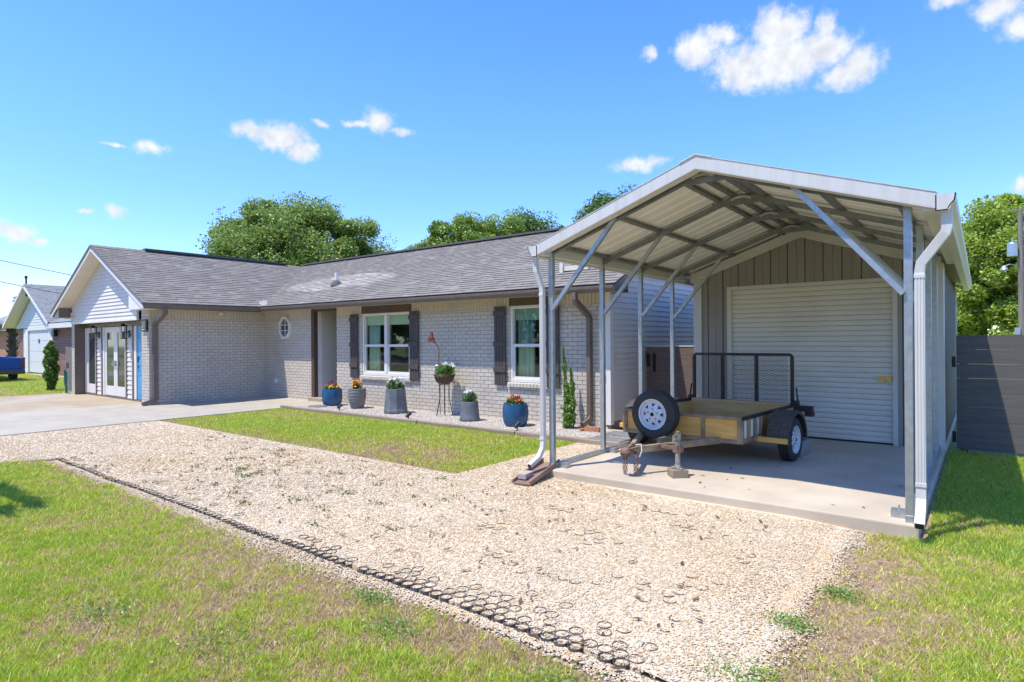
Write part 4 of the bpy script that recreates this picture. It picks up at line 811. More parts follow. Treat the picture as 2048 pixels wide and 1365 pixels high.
def flat_thing(name, label, cat, pts, z0, z1, m, group=None):
    q = M(); q.extr([(a, b, z0) for a, b in pts], (0, 0, z1 - z0)); o = q.obj(name, m, None, bevel=.008); return tag(o, label, cat, group)
def circ(cx, cy, rx, ry, n=14, j=.06, seed=1):
    rr = random.Random(seed); return [(cx + rx * (1 + rr.uniform(-j, j)) * math.cos(6.2832 * i / n), cy + ry * (1 + rr.uniform(-j, j)) * math.sin(6.2832 * i / n)) for i in range(n)]
flat_thing('stepping_stone', 'gray square stepping stone in the white gravel near the base rail, nearer the timber edging', 'stepping stone', [(-4.95, 8.18), (-4.36, 8.18), (-4.36, 8.62), (-4.95, 8.62)], .02, .055, m_paver)
flat_thing('stepping_stone', 'gray square stepping stone in the white gravel, nearer the house corner', 'stepping stone', [(-4.98, 8.78), (-4.36, 8.78), (-4.36, 9.2), (-4.98, 9.2)], .02, .055, m_paver)
flat_thing('round_paver', 'flat round greenish stone in the gravel before the entry pot', 'stone', circ(-12.85, 8.62, .26, .2), .02, .055, m_paver)
for (lx, ly, lab) in ((-11.72, 8.45, 'small black landscape spotlight in the gravel near the gray ridged pot'), (-9.15, 8.25, 'small black landscape spotlight by the timber edging below the large faceted planter'), (-6.45, 8.36, 'small dark landscape spotlight in front of the blue pot nearest the carport')):
    t = thing('landscape_spotlight', lab, 'spotlight', (lx, ly, .03), 0, 'spotlights in the gravel bed'); q = M(); q.tube([(lx, ly, .0), (lx, ly, .10)], .012, 8); q.obj('spike', m_black, t)
    q = M(); q.tube([(lx - .01, ly - .05, .09), (lx + .0, ly + .0, .125), (lx + .01, ly + .05, .16)], [.03, .035, .04], 12); q.obj('lamp_head', m_black, t)
def brick_thing(x, y, z, rz, label, group=None, m=m_terracotta, holes=True, s=1.0):
    q = M(); L2, W2, H2 = .10 * s, .05 * s, .06 * s
    if holes:
        q.box(-L2, L2, -W2, -W2 + .018, 0, H2); q.box(-L2, L2, W2 - .018, W2, 0, H2)
        for k in range(4): a = -L2 + k * (2 * L2 - .018) / 3; q.box(a, a + .018, -W2 + .018, W2 - .018, 0, H2)
        q.box(-L2 + .01, L2 - .01, -W2 + .01, W2 - .01, 0, .02)
    else: q.box(-L2, L2, -W2, W2, 0, H2)
    o = q.obj('brick', m, None, bevel=.004); o.location = (x, y, z); o.rotation_euler.z = rz; return tag(o, label, 'brick', group)
brick_thing(-5.30, 9.02, .03, R(10), 'hollow orange clay brick under the brown downspout', None, m_terracotta, True, 1.35)
brick_thing(-5.47, 8.98, .03, R(65), 'broken clay brick piece left of the hollow orange brick', None, m_terracotta, True, .75)
t = thing('splash_trough', 'brown sheet metal splash trough under the carport left downspout', 'trough', (-4.15, 5.6, 0), R(0))
q = M(); a = Vector((-4.10, 5.98, .12)); b = Vector((-3.98, 5.22, .03)); d = (b - a); n_ = Vector((-d.y, d.x, 0)).normalized()
for o_, w_, h_ in ((0, .20, .012),): q.hexa([a - n_ * .1, a + n_ * .1, b + n_ * .1, b - n_ * .1, a - n_ * .1 + Vector((0, 0, .012)), a + n_ * .1 + Vector((0, 0, .012)), b + n_ * .1 + Vector((0, 0, .012)), b - n_ * .1 + Vector((0, 0, .012))])
for s in (-1, 1):
    e = n_ * s * .1; e2 = n_ * s * .115; q.hexa([a + e, a + e2, b + e2, b + e, a + e + Vector((0, 0, .065)), a + e2 + Vector((0, 0, .065)), b + e2 + Vector((0, 0, .045)), b + e + Vector((0, 0, .045))])
q.obj('channel', m_splash, t)
brick_thing(-4.05, 5.40, .065, R(100), 'pale brick lying in the brown splash trough', None, mat('pale_brick', (.42, .34, .29), .9, bump=.3), False, 1.0)

# ------------------------------------------------------------------ plastic grid rings along the gravel edge
q = M(); rg_ = random.Random(5)
def ring(cx, cy, z0, z1, r=.041, th=.0025, n=14, a0=0.0, a1=6.2832):
    if cx > -1.32: return
    vs = []; fs = []; full = a1 - a0 > 6.28; k_ = n if full else max(4, int(n * (a1 - a0) / 6.28))
    for (rr, z) in ((r, z0), (r, z1), (r - th, z1), (r - th, z0)):
        for k in range(k_): t_ = a0 + (a1 - a0) * k / (k_ if full else k_ - 1); vs.append((cx + rr * math.cos(t_), cy + rr * math.sin(t_), z))
    for i in range(3):
        for k in range(k_ if full else k_ - 1): fs.append((i * k_ + k, i * k_ + (k + 1) % k_, (i + 1) * k_ + (k + 1) % k_, (i + 1) * k_ + k))
    q.add(vs, fs)
EDGE = lambda x: 2.64 + .012 * np.sin(x * 1.7) + .01 * np.sin(x * 4.1)
x = -10.1; i = 0; RX0 = []
while x < -1.3:
    i += 1; wob = float(EDGE(x))
    if not (i % 11 == 0 and rg_.random() < .8): ring(x, wob, -.02, .0265 if x > -4.4 else .0235); RX0.append(x)
    for row in range(1, 6):
        if rg_.random() < (.62, .38, .22, .1, .05)[row - 1] * (1 if -3.2 < x < -1.6 else .45 if x > -4.6 else .12): ring(x + (.0435 if row % 2 else 0), wob + row * .0755, .0, .0242 - .0004 * row)
    x += .087
for (px, py, n) in ((-2.2, 3.35, 14), (-2.9, 3.4, 10), (-2.6, 4.2, 16), (-1.5, 3.6, 12), (-3.4, 3.9, 10), (-1.3, 4.6, 14), (-1.2, 3.1, 12), (-2.0, 4.9, 12), (-3.2, 4.7, 10), (-3.9, 3.3, 8), (-1.05, 5.2, 10), (-1.1, 3.9, 9), (-2.4, 5.2, 10)):
    for k in range(n):
        a = int(rg_.gauss(0, 2.4)); b = int(rg_.gauss(0, 1.7)); t0 = rg_.uniform(2.6, 4.5); ring(px + a * .087 + (b % 2) * .0435, py + b * .0755, .0, .0232, a0=t0, a1=t0 + rg_.uniform(1.2, 3.6))
o = q.obj('gravel_grid', m_grid); tag(o, 'black plastic ring grid showing along the front edge of the gravel driveway', 'gravel grid', None, 'stuff')

# ------------------------------------------------------------------ gravel stones and grass (uncountable)
def in_poly(x, y, poly):
    c = np.zeros(len(x), bool); n = len(poly)
    for i in range(n):
        x1, y1 = poly[i]; x2, y2 = poly[(i + 1) % n]
        k = ((y1 > y) != (y2 > y)) & (x < (x2 - x1) * (y - y1) / (y2 - y1 + 1e-12) + x1); c ^= k
    return c
ICO = None
def ico():
    t = (1 + 5 ** .5) / 2; v = np.array([(-1, t, 0), (1, t, 0), (-1, -t, 0), (1, -t, 0), (0, -1, t), (0, 1, t), (0, -1, -t), (0, 1, -t), (t, 0, -1), (t, 0, 1), (-t, 0, -1), (-t, 0, 1)], float); v /= np.linalg.norm(v[0])
    f = np.array([(0, 11, 5), (0, 5, 1), (0, 1, 7), (0, 7, 10), (0, 10, 11), (1, 5, 9), (5, 11, 4), (11, 10, 2), (10, 7, 6), (7, 1, 8), (3, 9, 4), (3, 4, 2), (3, 2, 6), (3, 6, 8), (3, 8, 9), (4, 9, 5), (2, 4, 11), (6, 2, 10), (8, 6, 7), (9, 8, 1)]); return v, f
def stones(name, x, y, z, r, C, m, label):
    rg = np.random.default_rng(len(x)); v, f = ico(); n = len(x)
    sc_ = r[:, None] * np.stack([rg.uniform(.8, 1.35, n), rg.uniform(.7, 1.0, n), rg.uniform(.26, .46, n)], 1); a = rg.random(n) * 6.283
    V = v[None] * sc_[:, None, :] * rg.uniform(.82, 1.18, (n, 12, 1)); ca, sa = np.cos(a)[:, None], np.sin(a)[:, None]
    X = V[..., 0] * ca - V[..., 1] * sa + x[:, None]; Y = V[..., 0] * sa + V[..., 1] * ca + y[:, None]; Z = V[..., 2] + z[:, None]
    F = (f[None] + (np.arange(n) * 12)[:, None, None]).reshape(-1, 3)
    o = np_mesh(name, np.stack([X, Y, Z], -1).reshape(-1, 3), F, m, None, np.repeat(C, 12, 0)); return tag(o, label, 'gravel', None, 'stuff')
PAL = np.array([(.64, .51, .335), (.66, .56, .405), (.60, .44, .25), (.66, .60, .49), (.57, .37, .165), (.56, .38, .24), (.46, .36, .24), (.64, .52, .35)])
rg = np.random.default_rng(21)
gp = [(-13.36, 5.22), (-13.36, -1), (-10.5, -1), (-10.45, 2.0), (-10.1, 2.6), (-.82, 2.6), (-.78, 5.72), (-4.05, 5.72), (-4.05, 7.95), (-4.94, 7.95), (-4.95, 5.22)]
X_ = []; Y_ = []; 
n = 560000; x = rg.uniform(-13.4, -.7, n); y = rg.uniform(0, 8, n); Zc = -x * .617 + y * .787; keep = in_poly(x, y, gp) & (rg.random(n) < np.clip((4.2 / np.maximum(Zc, .5)) ** 1.6, .05, 1)); x, y, Zc = x[keep], y[keep], Zc[keep]
jit = (fbm(x, y, .35, 5) - .5) * .16; y = y + np.where(y < 2.9, 0, jit * (y > 5)); r = rg.uniform(.0038, .007, len(x)) * rg.choice([.8, 1, 1.35], len(x), p=[.4, .42, .18]) * np.clip(Zc / 4.6, 1, 1.7); z = np.full(len(x), .0195) + (fbm(x, y, .8, 70) - .5) * .006 - np.clip((x + 1.3) / .46, 0, 1) * .027 * (x > -2)
dxr = np.abs(((x + 10.1 + .0435) % .087) - .0435); ins = (dxr ** 2 + (y - EDGE(x)) ** 2) < .033 ** 2; z = np.where((y < EDGE(x) + .012) & ~ins & (x > -10.1), -.004, z); z = np.where(ins & (y < 2.7), .019, z)
# spilled stones along the lower edge and the right edge
n2 = 15000; xs2 = rg.uniform(-10, -.9, n2); ys2 = 2.61 - np.abs(rg.normal(0, .055, n2)) * (.5 + 1.7 * vnoise(xs2, xs2 * 0, .6, 3)); x = np.concatenate([x, xs2]); y = np.concatenate([y, ys2]); r = np.concatenate([r, rg.uniform(.0045, .0095, n2)]); z = np.concatenate([z, .004 + .006 * np.exp(-(2.61 - ys2) / .04)])
n3 = 12000; ys3 = rg.uniform(2.6, 5.7, n3); xs3 = -.97 + 1.7 * np.abs(rg.normal(0, .05, n3)) * (.6 + vnoise(ys3, ys3 * 0, .5, 9)); x = np.concatenate([x, xs3]); y = np.concatenate([y, ys3]); r = np.concatenate([r, rg.uniform(.004, .009, n3)]); z = np.concatenate([z, np.full(n3, .004)])
pr_ = np.array([.2, .22, .14, .16, .06, .05, .04, .13]); ci = rg.choice(8, len(x), p=pr_); tn = np.clip((fbm(x, y, 1.1, 71) - .45) * 2.2, 0, .8)[:, None]; C = PAL[ci] * rg.uniform(.88, 1.1, (len(x), 1)) * (1 - tn * np.array([.06, .16, .34]))
stones('gravel_stones', x, y, z + rg.uniform(-.003, .003, len(x)), r, C, m_stone, 'loose cream and tan gravel covering the driveway')
n = 9000; x = rg.uniform(-13.15, -4.1, n); y = rg.uniform(8.07, 9.38, n); C = np.array([(.52, .47, .39), (.47, .41, .34), (.38, .33, .27), (.56, .52, .45)])[rg.integers(0, 4, n)]
stones('bed_stones', x, y, np.full(n, .032), rg.uniform(.010, .022, n), C, m_stone, 'white pebbles covering the garden bed')

GA = [(-10.42, -2.0), (-10.42, 2.0), (-10.1, 2.5), (-.9, 2.5), (-.72, 5.72), (-.35, 5.72), (-.36, 10.4), (5, 10.4), (5, -2.0)]
def grass(name, regions, label, seed, hscale=1.0):
    rg = np.random.default_rng(seed); XX = []; YY = []; 
    for (x0, x1, y0, y1, n, poly, ref, pw) in regions:
        x = rg.uniform(x0, x1, n); y = rg.uniform(y0, y1, n); Zc = -x * .617 + y * .787; k = (Zc > .6) & (rg.random(n) < np.clip((ref / np.maximum(Zc, .1)) ** pw, .02, 1))
        if poly is not None: k &= in_poly(x, y + (fbm(x, y, .5, 40) - .5) * .12, poly)
        XX.append(x[k]); YY.append(y[k])
    x = np.concatenate(XX); y = np.concatenate(YY); Zc = -x * .617 + y * .787; n = len(x)
    big = fbm(x, y, 1.5, 11); mid = fbm(x, y, .5, 22); fine = fbm(x, y, .13, 33)
    fine2 = vnoise(x + 3, y + 5, .055, 44); lush = .62 * big + .62 * mid + .75 * fine + .55 * fine2 - 1.22                                    # >0 lush, <0 dry
    lush += np.where((x < -3.0) & (y < 2.6), np.clip((2.1 - y) * .20 + (-x - 4.5) * .035, -.28, .30), 0) + np.where((x > -.8) & (y < 6), np.clip((x + .6) * .75, -.2, .42), 0) + np.where((x > -.5) & (y > 5.5), .45, 0)
    lush -= .34 * np.exp(-(((x + 2.7) / .8) ** 2 + ((y - 2.28) / .3) ** 2)) + .25 * np.exp(-(((x + .45) / .35) ** 2 + ((y - 4.2) / 1.4) ** 2)) + .2 * np.exp(-(((x + 3.6) / .9) ** 2 + ((y - 1.5) / .5) ** 2)); lush -= np.where((y > 2.2) & (y < 2.62) & (x < -.8), .30 * (y - 2.2) / .4, 0); lush += np.where((x < -4.9) & (y > 5), .16 - .5 * np.exp(-(y - 5.2) / .4) - .4 * np.exp(-(((x + 6.6) / 1.0) ** 2 + ((y - 6.0) / .45) ** 2)) - .35 * np.exp(-(((x + 12.3) / .6) ** 2 + ((y - 7.2) / .3) ** 2)), 0)
    dens = np.clip(.72 + lush * 1.2, .46, 1); k = rg.random(n) < dens; x, y, Zc, lush = x[k], y[k], Zc[k], lush[k]; n = len(x)
    dry = rg.random(n) < np.clip(.47 - lush * 1.05, .08, .95)
    far = np.clip(Zc / 4.2, 1, 2.1); h = (rg.uniform(.008, .026, n) + np.clip(lush, 0, .6) * .022 + (rg.random(n) < .04) * .018) * hscale * np.clip(far, 1, 1.5); h[dry] *= .7; w = rg.uniform(.0036, .0068, n) * far
    ang = rg.random(n) * 6.283; lean = rg.uniform(.35, 1.5, n); lean[dry] *= 1.9; la = rg.random(n) * 6.283
    bx, by = np.cos(ang) * w * .5, np.sin(ang) * w * .5; tx, ty = np.cos(la) * lean * h, np.sin(la) * lean * h
    V = np.zeros((n, 3, 3)); V[:, 0] = np.stack([x - bx, y - by, np.full(n, -.006)], 1); V[:, 1] = np.stack([x + bx, y + by, np.full(n, -.006)], 1); V[:, 2] = np.stack([x + tx, y + ty, h], 1)
    g1 = np.array([.33, .50, .025]); g2 = np.array([.82, .80, .09]); g3 = np.array([.16, .42, .06]); t = np.clip(rg.normal(.60 - lush * .3, .27, n), 0, 1)[:, None]; C = g1 * (1 - t) + g2 * t; em = (rg.random(n) < np.clip(.12 + lush * .5, 0, .6))[:, None]; C = np.where(em, g3 * .5 + C * .5, C)
    d1 = np.array([.70, .53, .33]); d2 = np.array([.40, .25, .15]); t2 = rg.random(n)[:, None]; C = np.where(dry[:, None], d1 * t2 + d2 * (1 - t2), C); C *= rg.uniform(.62, 1.3, (n, 1))
    o = np_mesh(name, V.reshape(-1, 3), np.arange(3 * n).reshape(-1, 3), m_grass, None, np.repeat(C, 3, 0)); return tag(o, label, 'grass', None, 'stuff')
grass('lawn_grass', [(-10.4, -.6, -.6, 2.6, 1500000, GA, 3.1, 1.5), (-1.0, 4.2, 1.6, 10.4, 900000, GA, 3.1, 1.25)], 'patchy green and tan lawn grass in front of the gravel driveway', 51)
grass('strip_grass', [(-13.34, -4.95, 5.18, 7.95, 560000, [(-13.33, 5.24), (-4.97, 5.2), (-4.95, 7.96), (-13.3, 7.96)], 6.0, 1.0)], 'yellow green grass strip between gravel driveway and garden bed', 52)
grass('side_grass', [(-48, -23.45, 3.2, 9.3, 300000, None, 12, .5)], 'green grass beyond the tan driveway', 53, 1.5)
# weeds in the gravel
rg = np.random.default_rng(31); P = []
for k in range(150):
    cx_, cy_ = rg.uniform(-10.5, -3.5), rg.uniform(2.8, 5.1)
    if rg.random() < .45: cx_, cy_ = rg.normal(-6.6, .9), rg.normal(3.9, .45)
    m_ = rg.integers(3, 22); P.append(np.stack([rg.normal(cx_, .05, m_), rg.normal(cy_, .035, m_), rg.uniform(.022, .042, m_)], 1))
o = leaves('weeds', np.concatenate(P), .8, .014, leaf_mat('weed_leaf', (.11, .13, .03), (.24, .26, .08)), None, 4, 2.4); tag(o, 'small green weeds scattered through the gravel driveway', 'weeds', None, 'stuff')
rg = np.random.default_rng(32); P = []
for (cx_, cy_, s_) in ((-.30, 3.15, .14), (-.05, 3.05, .12), (-.45, 2.75, .1), (-1.02, 2.35, .09), (-1.55, 2.3, .12), (-2.6, 2.2, .1), (-.85, 3.6, .07), (-.86, 2.9, .12), (-3.2, 1.55, .14), (-4.1, 1.3, .14), (-.7, 4.2, .06), (.25, 2.6, .12), (-3.0, 2.38, .08)):
    m_ = 420; P.append(np.stack([rg.normal(cx_, s_, m_), rg.normal(cy_, s_ * .7, m_), rg.uniform(.006, .035, m_)], 1))
o = leaves('clover', np.concatenate(P), 1.0, .011, leaf_mat('clover_leaf', (.15, .28, .04), (.30, .44, .08), trans=.4), None, 6, 1.5); tag(o, 'broad leaved green clover clumps in the thin lawn', 'clover', None, 'stuff')

# ------------------------------------------------------------------ trees
def tree(name, label, cat, x, y, z0, z1, rx, ry, lobes, per, leaf, mleaf, trunk_r, seed, group=None, sub=9, csz=.6, core=0.0, trunk_h=None, droop=.0):
    sub += 4; per = int(per * 1.15); leaf *= .78
    t = thing(name, label, cat, (x, y, 0), 0, group); rg = np.random.default_rng(seed); P = []; q = M(); cz = (z0 + z1) / 2; rz = (z1 - z0) / 2; th = trunk_h if trunk_h else z0 + rz * .35
    q.tube([(x, y, -.2), (x + .1, y, th * .5), (x, y, th)], [trunk_r * 1.25, trunk_r, trunk_r * .8], 10)
    L = []; tries = 0
    while len(L) < lobes and tries < 4000:
        tries += 1; d = rg.normal(0, 1, 3); d /= np.linalg.norm(d); r = rg.uniform(.5, .9)
        c = np.array([x + d[0] * rx * r, y + d[1] * ry * r, cz + d[2] * rz * r])
        if d[2] < -.75: continue
        if all(np.linalg.norm((c - o_) / np.array([rx, ry, rz])) > .30 for o_ in L): L.append(c)
    for c in L:
        s0 = Vector((x, y, th * rg.uniform(.7, 1.0))); e = Vector(c); mid_ = (s0 + e) / 2 + Vector((0, 0, .12 * (e - s0).length)); q.tube([s0, mid_, e], [trunk_r * .5, trunk_r * .28, trunk_r * .08], 6)
        lr = csz * rg.choice([.6, .8, 1.0, 1.3]) * (rx + rz) / 2 * .46
        for k in range(sub):
            d = rg.normal(0, 1, 3); d[2] = abs(d[2]) * .9 - .25; d /= np.linalg.norm(d); cc = c + d * lr * rg.uniform(.35, 1.0) * np.array([1, 1, .8])
            m_ = int(per * rg.uniform(.6, 1.3)); p = rg.normal(0, 1, (m_, 3)); p /= np.linalg.norm(p, axis=1)[:, None]; p *= (rg.random(m_) ** .5)[:, None] * lr * .6 * rg.uniform(.6, 1.2); p[:, 2] *= .9; p[:, 2] -= droop * np.hypot(p[:, 0], p[:, 1]); P.append(cc + p)
            q.tube([Vector(c), Vector(cc)], [trunk_r * .07, trunk_r * .02], 4)
    q.obj('trunk', m_bark, t); leaves('crown', np.concatenate(P), .75, leaf, mleaf, t, seed + 1, 1.5, .8); return t
m_oak = leaf_mat('oak_leaf', (.085, .19, .028), (.28, .40, .07), c3=(.42, .50, .12), trans=.4); m_dark = leaf_mat('dark_leaf', (.07, .155, .03), (.20, .31, .07), trans=.4); m_lime = leaf_mat('lime_leaf', (.14, .20, .02), (.30, .36, .04), trans=.4); m_mid = leaf_mat('mid_leaf', (.15, .27, .035), (.38, .48, .09), trans=.4)
TG = 'trees behind the houses'
tree('oak_tree', 'huge spreading green oak tree rising behind the middle of the house roof', 'tree', -35.6, 22.9, 1.0, 10.8, 6.9, 6.0, 50, 420, .135, m_oak, .45, 61, TG, 8, .56)
tree('tree', 'pale green airy tree behind the roof right of the huge oak', 'tree', -25.2, 27.2, 3.0, 9.5, 4.2, 3.0, 38, 220, .13, m_mid, .25, 62, TG, 8, .55)
tree('tree', 'narrow dark tree top right of the pale airy tree, with bright lime leaves below', 'tree', -22.4, 30.0, 2.5, 9.1, 2.6, 1.6, 26, 190, .135, m_dark, .2, 63, TG, 7, .7)
tree('tree', 'low bright lime green tree just over the roof ridge', 'tree', -24.0, 29.2, 3.0, 8.4, 3.0, 1.6, 11, 140, .15, m_lime, .2, 64, TG, 7, .6)
tree('tree', 'dark green tree top over the right end of the house roof ridge', 'tree', -20.7, 31.0, 2.5, 9.1, 3.2, 1.9, 32, 190, .135, m_dark, .2, 65, TG, 7, .6)
tree('tree', 'tall dark tree peeking over the left slope of the carport roof', 'tree', -17.8, 32.8, 1.5, 10.5, 3.6, 2.4, 44, 200, .14, m_dark, .25, 66, TG, 7, .55)
tree('tree', 'small round green tree top behind the roof between the oak and the pale tree', 'tree', -31.2, 28.6, 2.5, 7.7, 1.6, 1.5, 10, 130, .15, m_mid, .2, 67, TG, 7, .6)
tree('tree', 'large yellow green tree behind the fence right of the garage', 'tree', 2.4, 53, -1.0, 11.5, 5.2, 4.2, 46, 300, .19, leaf_mat('right_leaf', (.14, .26, .02), (.42, .54, .06), c3=(.52, .60, .09), trans=.4), .28, 68, TG, 8, .52, trunk_h=3.2)
tree('tree', 'tall blue green tree behind the utility pole at the right edge', 'tree', 7.2, 60, .5, 13.2, 5.0, 4.2, 30, 220, .24, m_mid, .3, 69, TG, 8, .5, trunk_h=4)
tree('tree', 'dark green tree with open gaps directly behind the garage eave', 'tree', -3.2, 58, .1, 11.0, 4.6, 4.0, 28, 200, .22, m_dark, .26, 70, TG, 7, .5, trunk_h=3)
tree('tree', 'dark tree far behind the neighbour garage at the left edge', 'tree', -101, 24.5, .5, 9.8, 4.2, 4, 14, 130, .32, m_dark, .35, 71, TG, 7, .6)
tree('tree', 'lighter tree behind the neighbour garage roof', 'tree', -93, 24.8, .5, 7.8, 3.4, 3, 12, 110, .30, m_mid, .3, 72, TG, 7, .6)
t = thing('small_palm', 'small fan palm just left of the view shading the left edge of the lawn', 'palm', (-8.5, .62, 0)); q = M(); q.tube([(-8.5, .62, -.05), (-8.5, .62, 1.9)], [.11, .08], 10); q.obj('trunk', m_bark, t); rg = np.random.default_rng(73); V = []; F = []
for k in range(16):
    a = k * .3927 + .1; e = rg.uniform(-.25, .5); L0 = rg.uniform(.45, .75); hub = np.array([-8.5 + L0 * math.cos(a), .62 + .4 * L0 * math.sin(a), 1.95 + L0 * math.sin(e)])
    for i in range(15):
        b = a + (i - 7) * .17; L1 = rg.uniform(.45, .75) * (1 - .03 * abs(i - 7)); tip = hub + np.array([L1 * math.cos(b), .45 * L1 * math.sin(b), L1 * (e * .5 - .25)]); sd = np.array([-math.sin(b), math.cos(b), 0]) * .022; md = hub * .4 + tip * .6; n0 = len(V); V += [hub, md - sd, tip, md + sd]; F.append((n0, n0 + 1, n0 + 2, n0 + 3))
np_mesh('frond', np.array(V), np.array(F), m_mid, t)
# columnar shrub beside the wing
t = thing('columnar_shrub', 'columnar evergreen shrub on the grass left of the house wing', 'shrub', (-25.3, 6.45, 0)); rg = np.random.default_rng(15); n = 5200; u = rg.random(n); a = rg.random(n) * 6.283
w = .185 * np.sqrt(rg.random(n)) * (np.clip(u * 4, .55, 1) * np.clip((1.03 - u) * 4.5, 0, 1)) * (1 + .3 * np.sin(u * 23 + a * 3)); leaves('foliage', np.stack([-25.3 + w * np.cos(a), 6.45 + w * np.sin(a), .03 + u * 1.68], 1), .4, .06, leaf_mat('column_leaf', (.07, .16, .02), (.22, .32, .05)), t, 16)
q = M(); q.tube([(-25.3, 6.45, 0), (-25.3, 6.45, 1.3)], [.05, .015], 8); q.obj('stem', m_bark, t)
pf = thing('picket_fence', 'weathered gray picket fence panel between the columnar shrub and the house wing', 'fence', (-24.2, 6.8, 0))
q = M()
for k in range(12): q.box(-25.05 + k * .155, -25.05 + k * .155 + .142, 6.8, 6.82, .04, 1.52 - .01 * (k % 3))
q.obj('picket', m_weather, pf); q = M(); q.box(-25.05, -23.2, 6.82, 6.86, .3, .38); q.box(-25.05, -23.2, 6.82, 6.86, 1.2, 1.28); q.obj('rail', m_weather, pf)
q = M(); pts = []
for k in range(70): a = k * .45; pts.append((-22.95 + .04 * math.sin(k), 6.22 + .02 * math.cos(a), .35 + .28 * math.cos(a) + .2 * (k / 70)))
q.tube([(-22.75, 6.25, .05), (-22.85, 6.2, .3), (-22.8, 6.25, .75), (-22.9, 6.2, .8), (-22.92, 6.2, .4), (-22.85, 6.22, .06), (-22.95, 6.2, .4), (-22.97, 6.2, .78)], .02, 6); o = q.obj('garden_hose', m_hose); tag(o, 'green garden hose hanging at the left end of the house wing', 'hose')
t = thing('gas_meter', 'small gray utility meter on the left end of the house wing', 'meter', (-22.7, 6.2, 0)); q = M(); q.tube([(-22.72, 6.24, .0), (-22.72, 6.24, .95)], .02, 8); q.obj('pipe', m_galv, t); q = M(); q.box(-22.80, -22.66, 6.16, 6.24, .85, 1.05); q.obj('meter_box', m_graypot, t, bevel=.02)

# ------------------------------------------------------------------ neighbour's house, truck, far house, palm, poles, wires
nb = thing('neighbour_house', 'neighbouring red brick house with a white garage door and white gable at the left edge', 'house', (-41.5, 9.9, 0))
B = M(); Mo = M(); brick_rect(B, Mo, 'x', 9.9, -1, -45.0, -43.85, 0, 2.45); brick_rect(B, Mo, 'x', 9.9, -1, -38.5, -33.5, 0, 2.45); w_ = B.obj('brick_wall', m_redbrick, nb); Mo.obj('mortar', m_beige, w_)
q = M(); q.box(-43.85, -43.0, 9.88, 10.0, 0, 2.5); q.box(-43.0, -39.2, 9.88, 10.0, 2.40, 2.62); q.box(-39.2, -38.5, 9.88, 10.0, 0, 2.5); q.obj('door_frame', m_trimw, nb)
q = M()
for k in range(4): q.box(-43.0, -39.2, 9.95, 10.0, .03 + k * .595, .03 + k * .595 + .585)
gd = q.obj('garage_door', m_palewall, nb, bevel=.01); q = M(); q.box(-39.65, -39.55, 9.90, 9.95, .5, .7); q.box(-41.2, -41.0, 9.92, 9.95, 1.7, 1.9); q.obj('handle', m_black, gd)
S = M(); lap_siding(S, 'x', 9.9, -1, lambda z: -41.65 - (4.6 - z) / .52, lambda z: -41.65 + (4.6 - z) / .52, 2.55, 4.6, .15); S.obj('gable_siding', m_palewall, nb)
q = M(); slope_board(q, -46.0, 2.72, -41.65, 4.95, 9.35, 9.40, .17); slope_board(q, -37.3, 2.72, -41.65, 4.95, 9.35, 9.40, .17); q.box(-37.6, -33.4, 9.4, 9.45, 2.42, 2.66); q.obj('fascia', m_trimw, nb)
q = M(); slope_board(q, -46.0, 2.62, -41.65, 4.85, 9.40, 9.95, .03); slope_board(q, -37.3, 2.62, -41.65, 4.85, 9.40, 9.95, .03); q.box(-38.4, -33.4, 9.45, 9.9, 2.44, 2.47); q.obj('soffit', m_trimw, nb)
S = M(); shingles(S, (-37.25, 9.36, 2.74), (-37.25, 19, 2.74), (-41.65, 19, 4.97), (-41.65, 9.36, 4.97), .2, 8); S.poly([(-46.05, 9.36, 2.74), (-41.65, 9.36, 4.97), (-41.65, 19, 4.97), (-46.05, 19, 2.74)]); S.poly([(-38, 9.4, 2.7), (-33.4, 9.4, 2.7), (-33.4, 15, 5.0), (-38, 15, 5.0)]); rf = S.obj('roof', m_paleroof, nb)
q = M(); q.beam((-41.65, 12, 4.99), (-41.65, 19, 4.99), .25, .05); q.obj('ridge_vent', m_darkroof, rf)
q = M(); q.tube([(-42.0, 9.6, 4.3), (-42.05, 9.6, 5.35)], .045, 8); q.tube([(-42.05, 9.6, 5.3), (-42.05, 9.6, 5.45)], .07, 8); q.obj('vent_stack', m_black, rf)
q = M(); q.box(-38.1, -37.7, 9.72, 9.9, 2.02, 2.36); q.obj('wall_lamp', m_black, nb)
tk = thing('pickup_truck', 'blue pickup truck with black bumper parked at the left edge', 'pickup truck', (-35.6, 6.6, 0))
q = M(); q.box(-38.0, -33.05, 5.75, 5.81, .52, 1.02); q.box(-38.0, -33.05, 7.44, 7.5, .52, 1.02); q.box(-33.11, -33.05, 5.81, 7.44, .52, 1.02); q.box(-38.0, -33.1, 5.8, 7.45, .48, .56); q.box(-38.1, -33.02, 5.74, 5.86, 1.0, 1.04); q.box(-38.1, -33.02, 7.4, 7.51, 1.0, 1.04); q.obj('bed', m_truck, tk, bevel=.02)
q = M(); q.box(-40.6, -38.05, 5.78, 7.47, .45, 1.05); q.hexa([(-40.1, 5.82, 1.05), (-38.1, 5.82, 1.05), (-38.1, 7.43, 1.05), (-40.1, 7.43, 1.05), (-39.6, 5.95, 1.72), (-38.2, 5.95, 1.72), (-38.2, 7.3, 1.72), (-39.6, 7.3, 1.72)]); q.box(-42.0, -40.6, 5.8, 7.45, .48, 1.0); q.obj('cab', m_truck, tk, bevel=.03)
q = M(); q.box(-33.06, -32.82, 5.8, 7.45, .33, .52); q.obj('bumper', m_chrome, tk, bevel=.02)
for y in (5.77, 7.36): q = M(); q.box(-33.045, -33.02, y, y + .12, .62, .98); q.obj('tail_light', m_lred, tk)
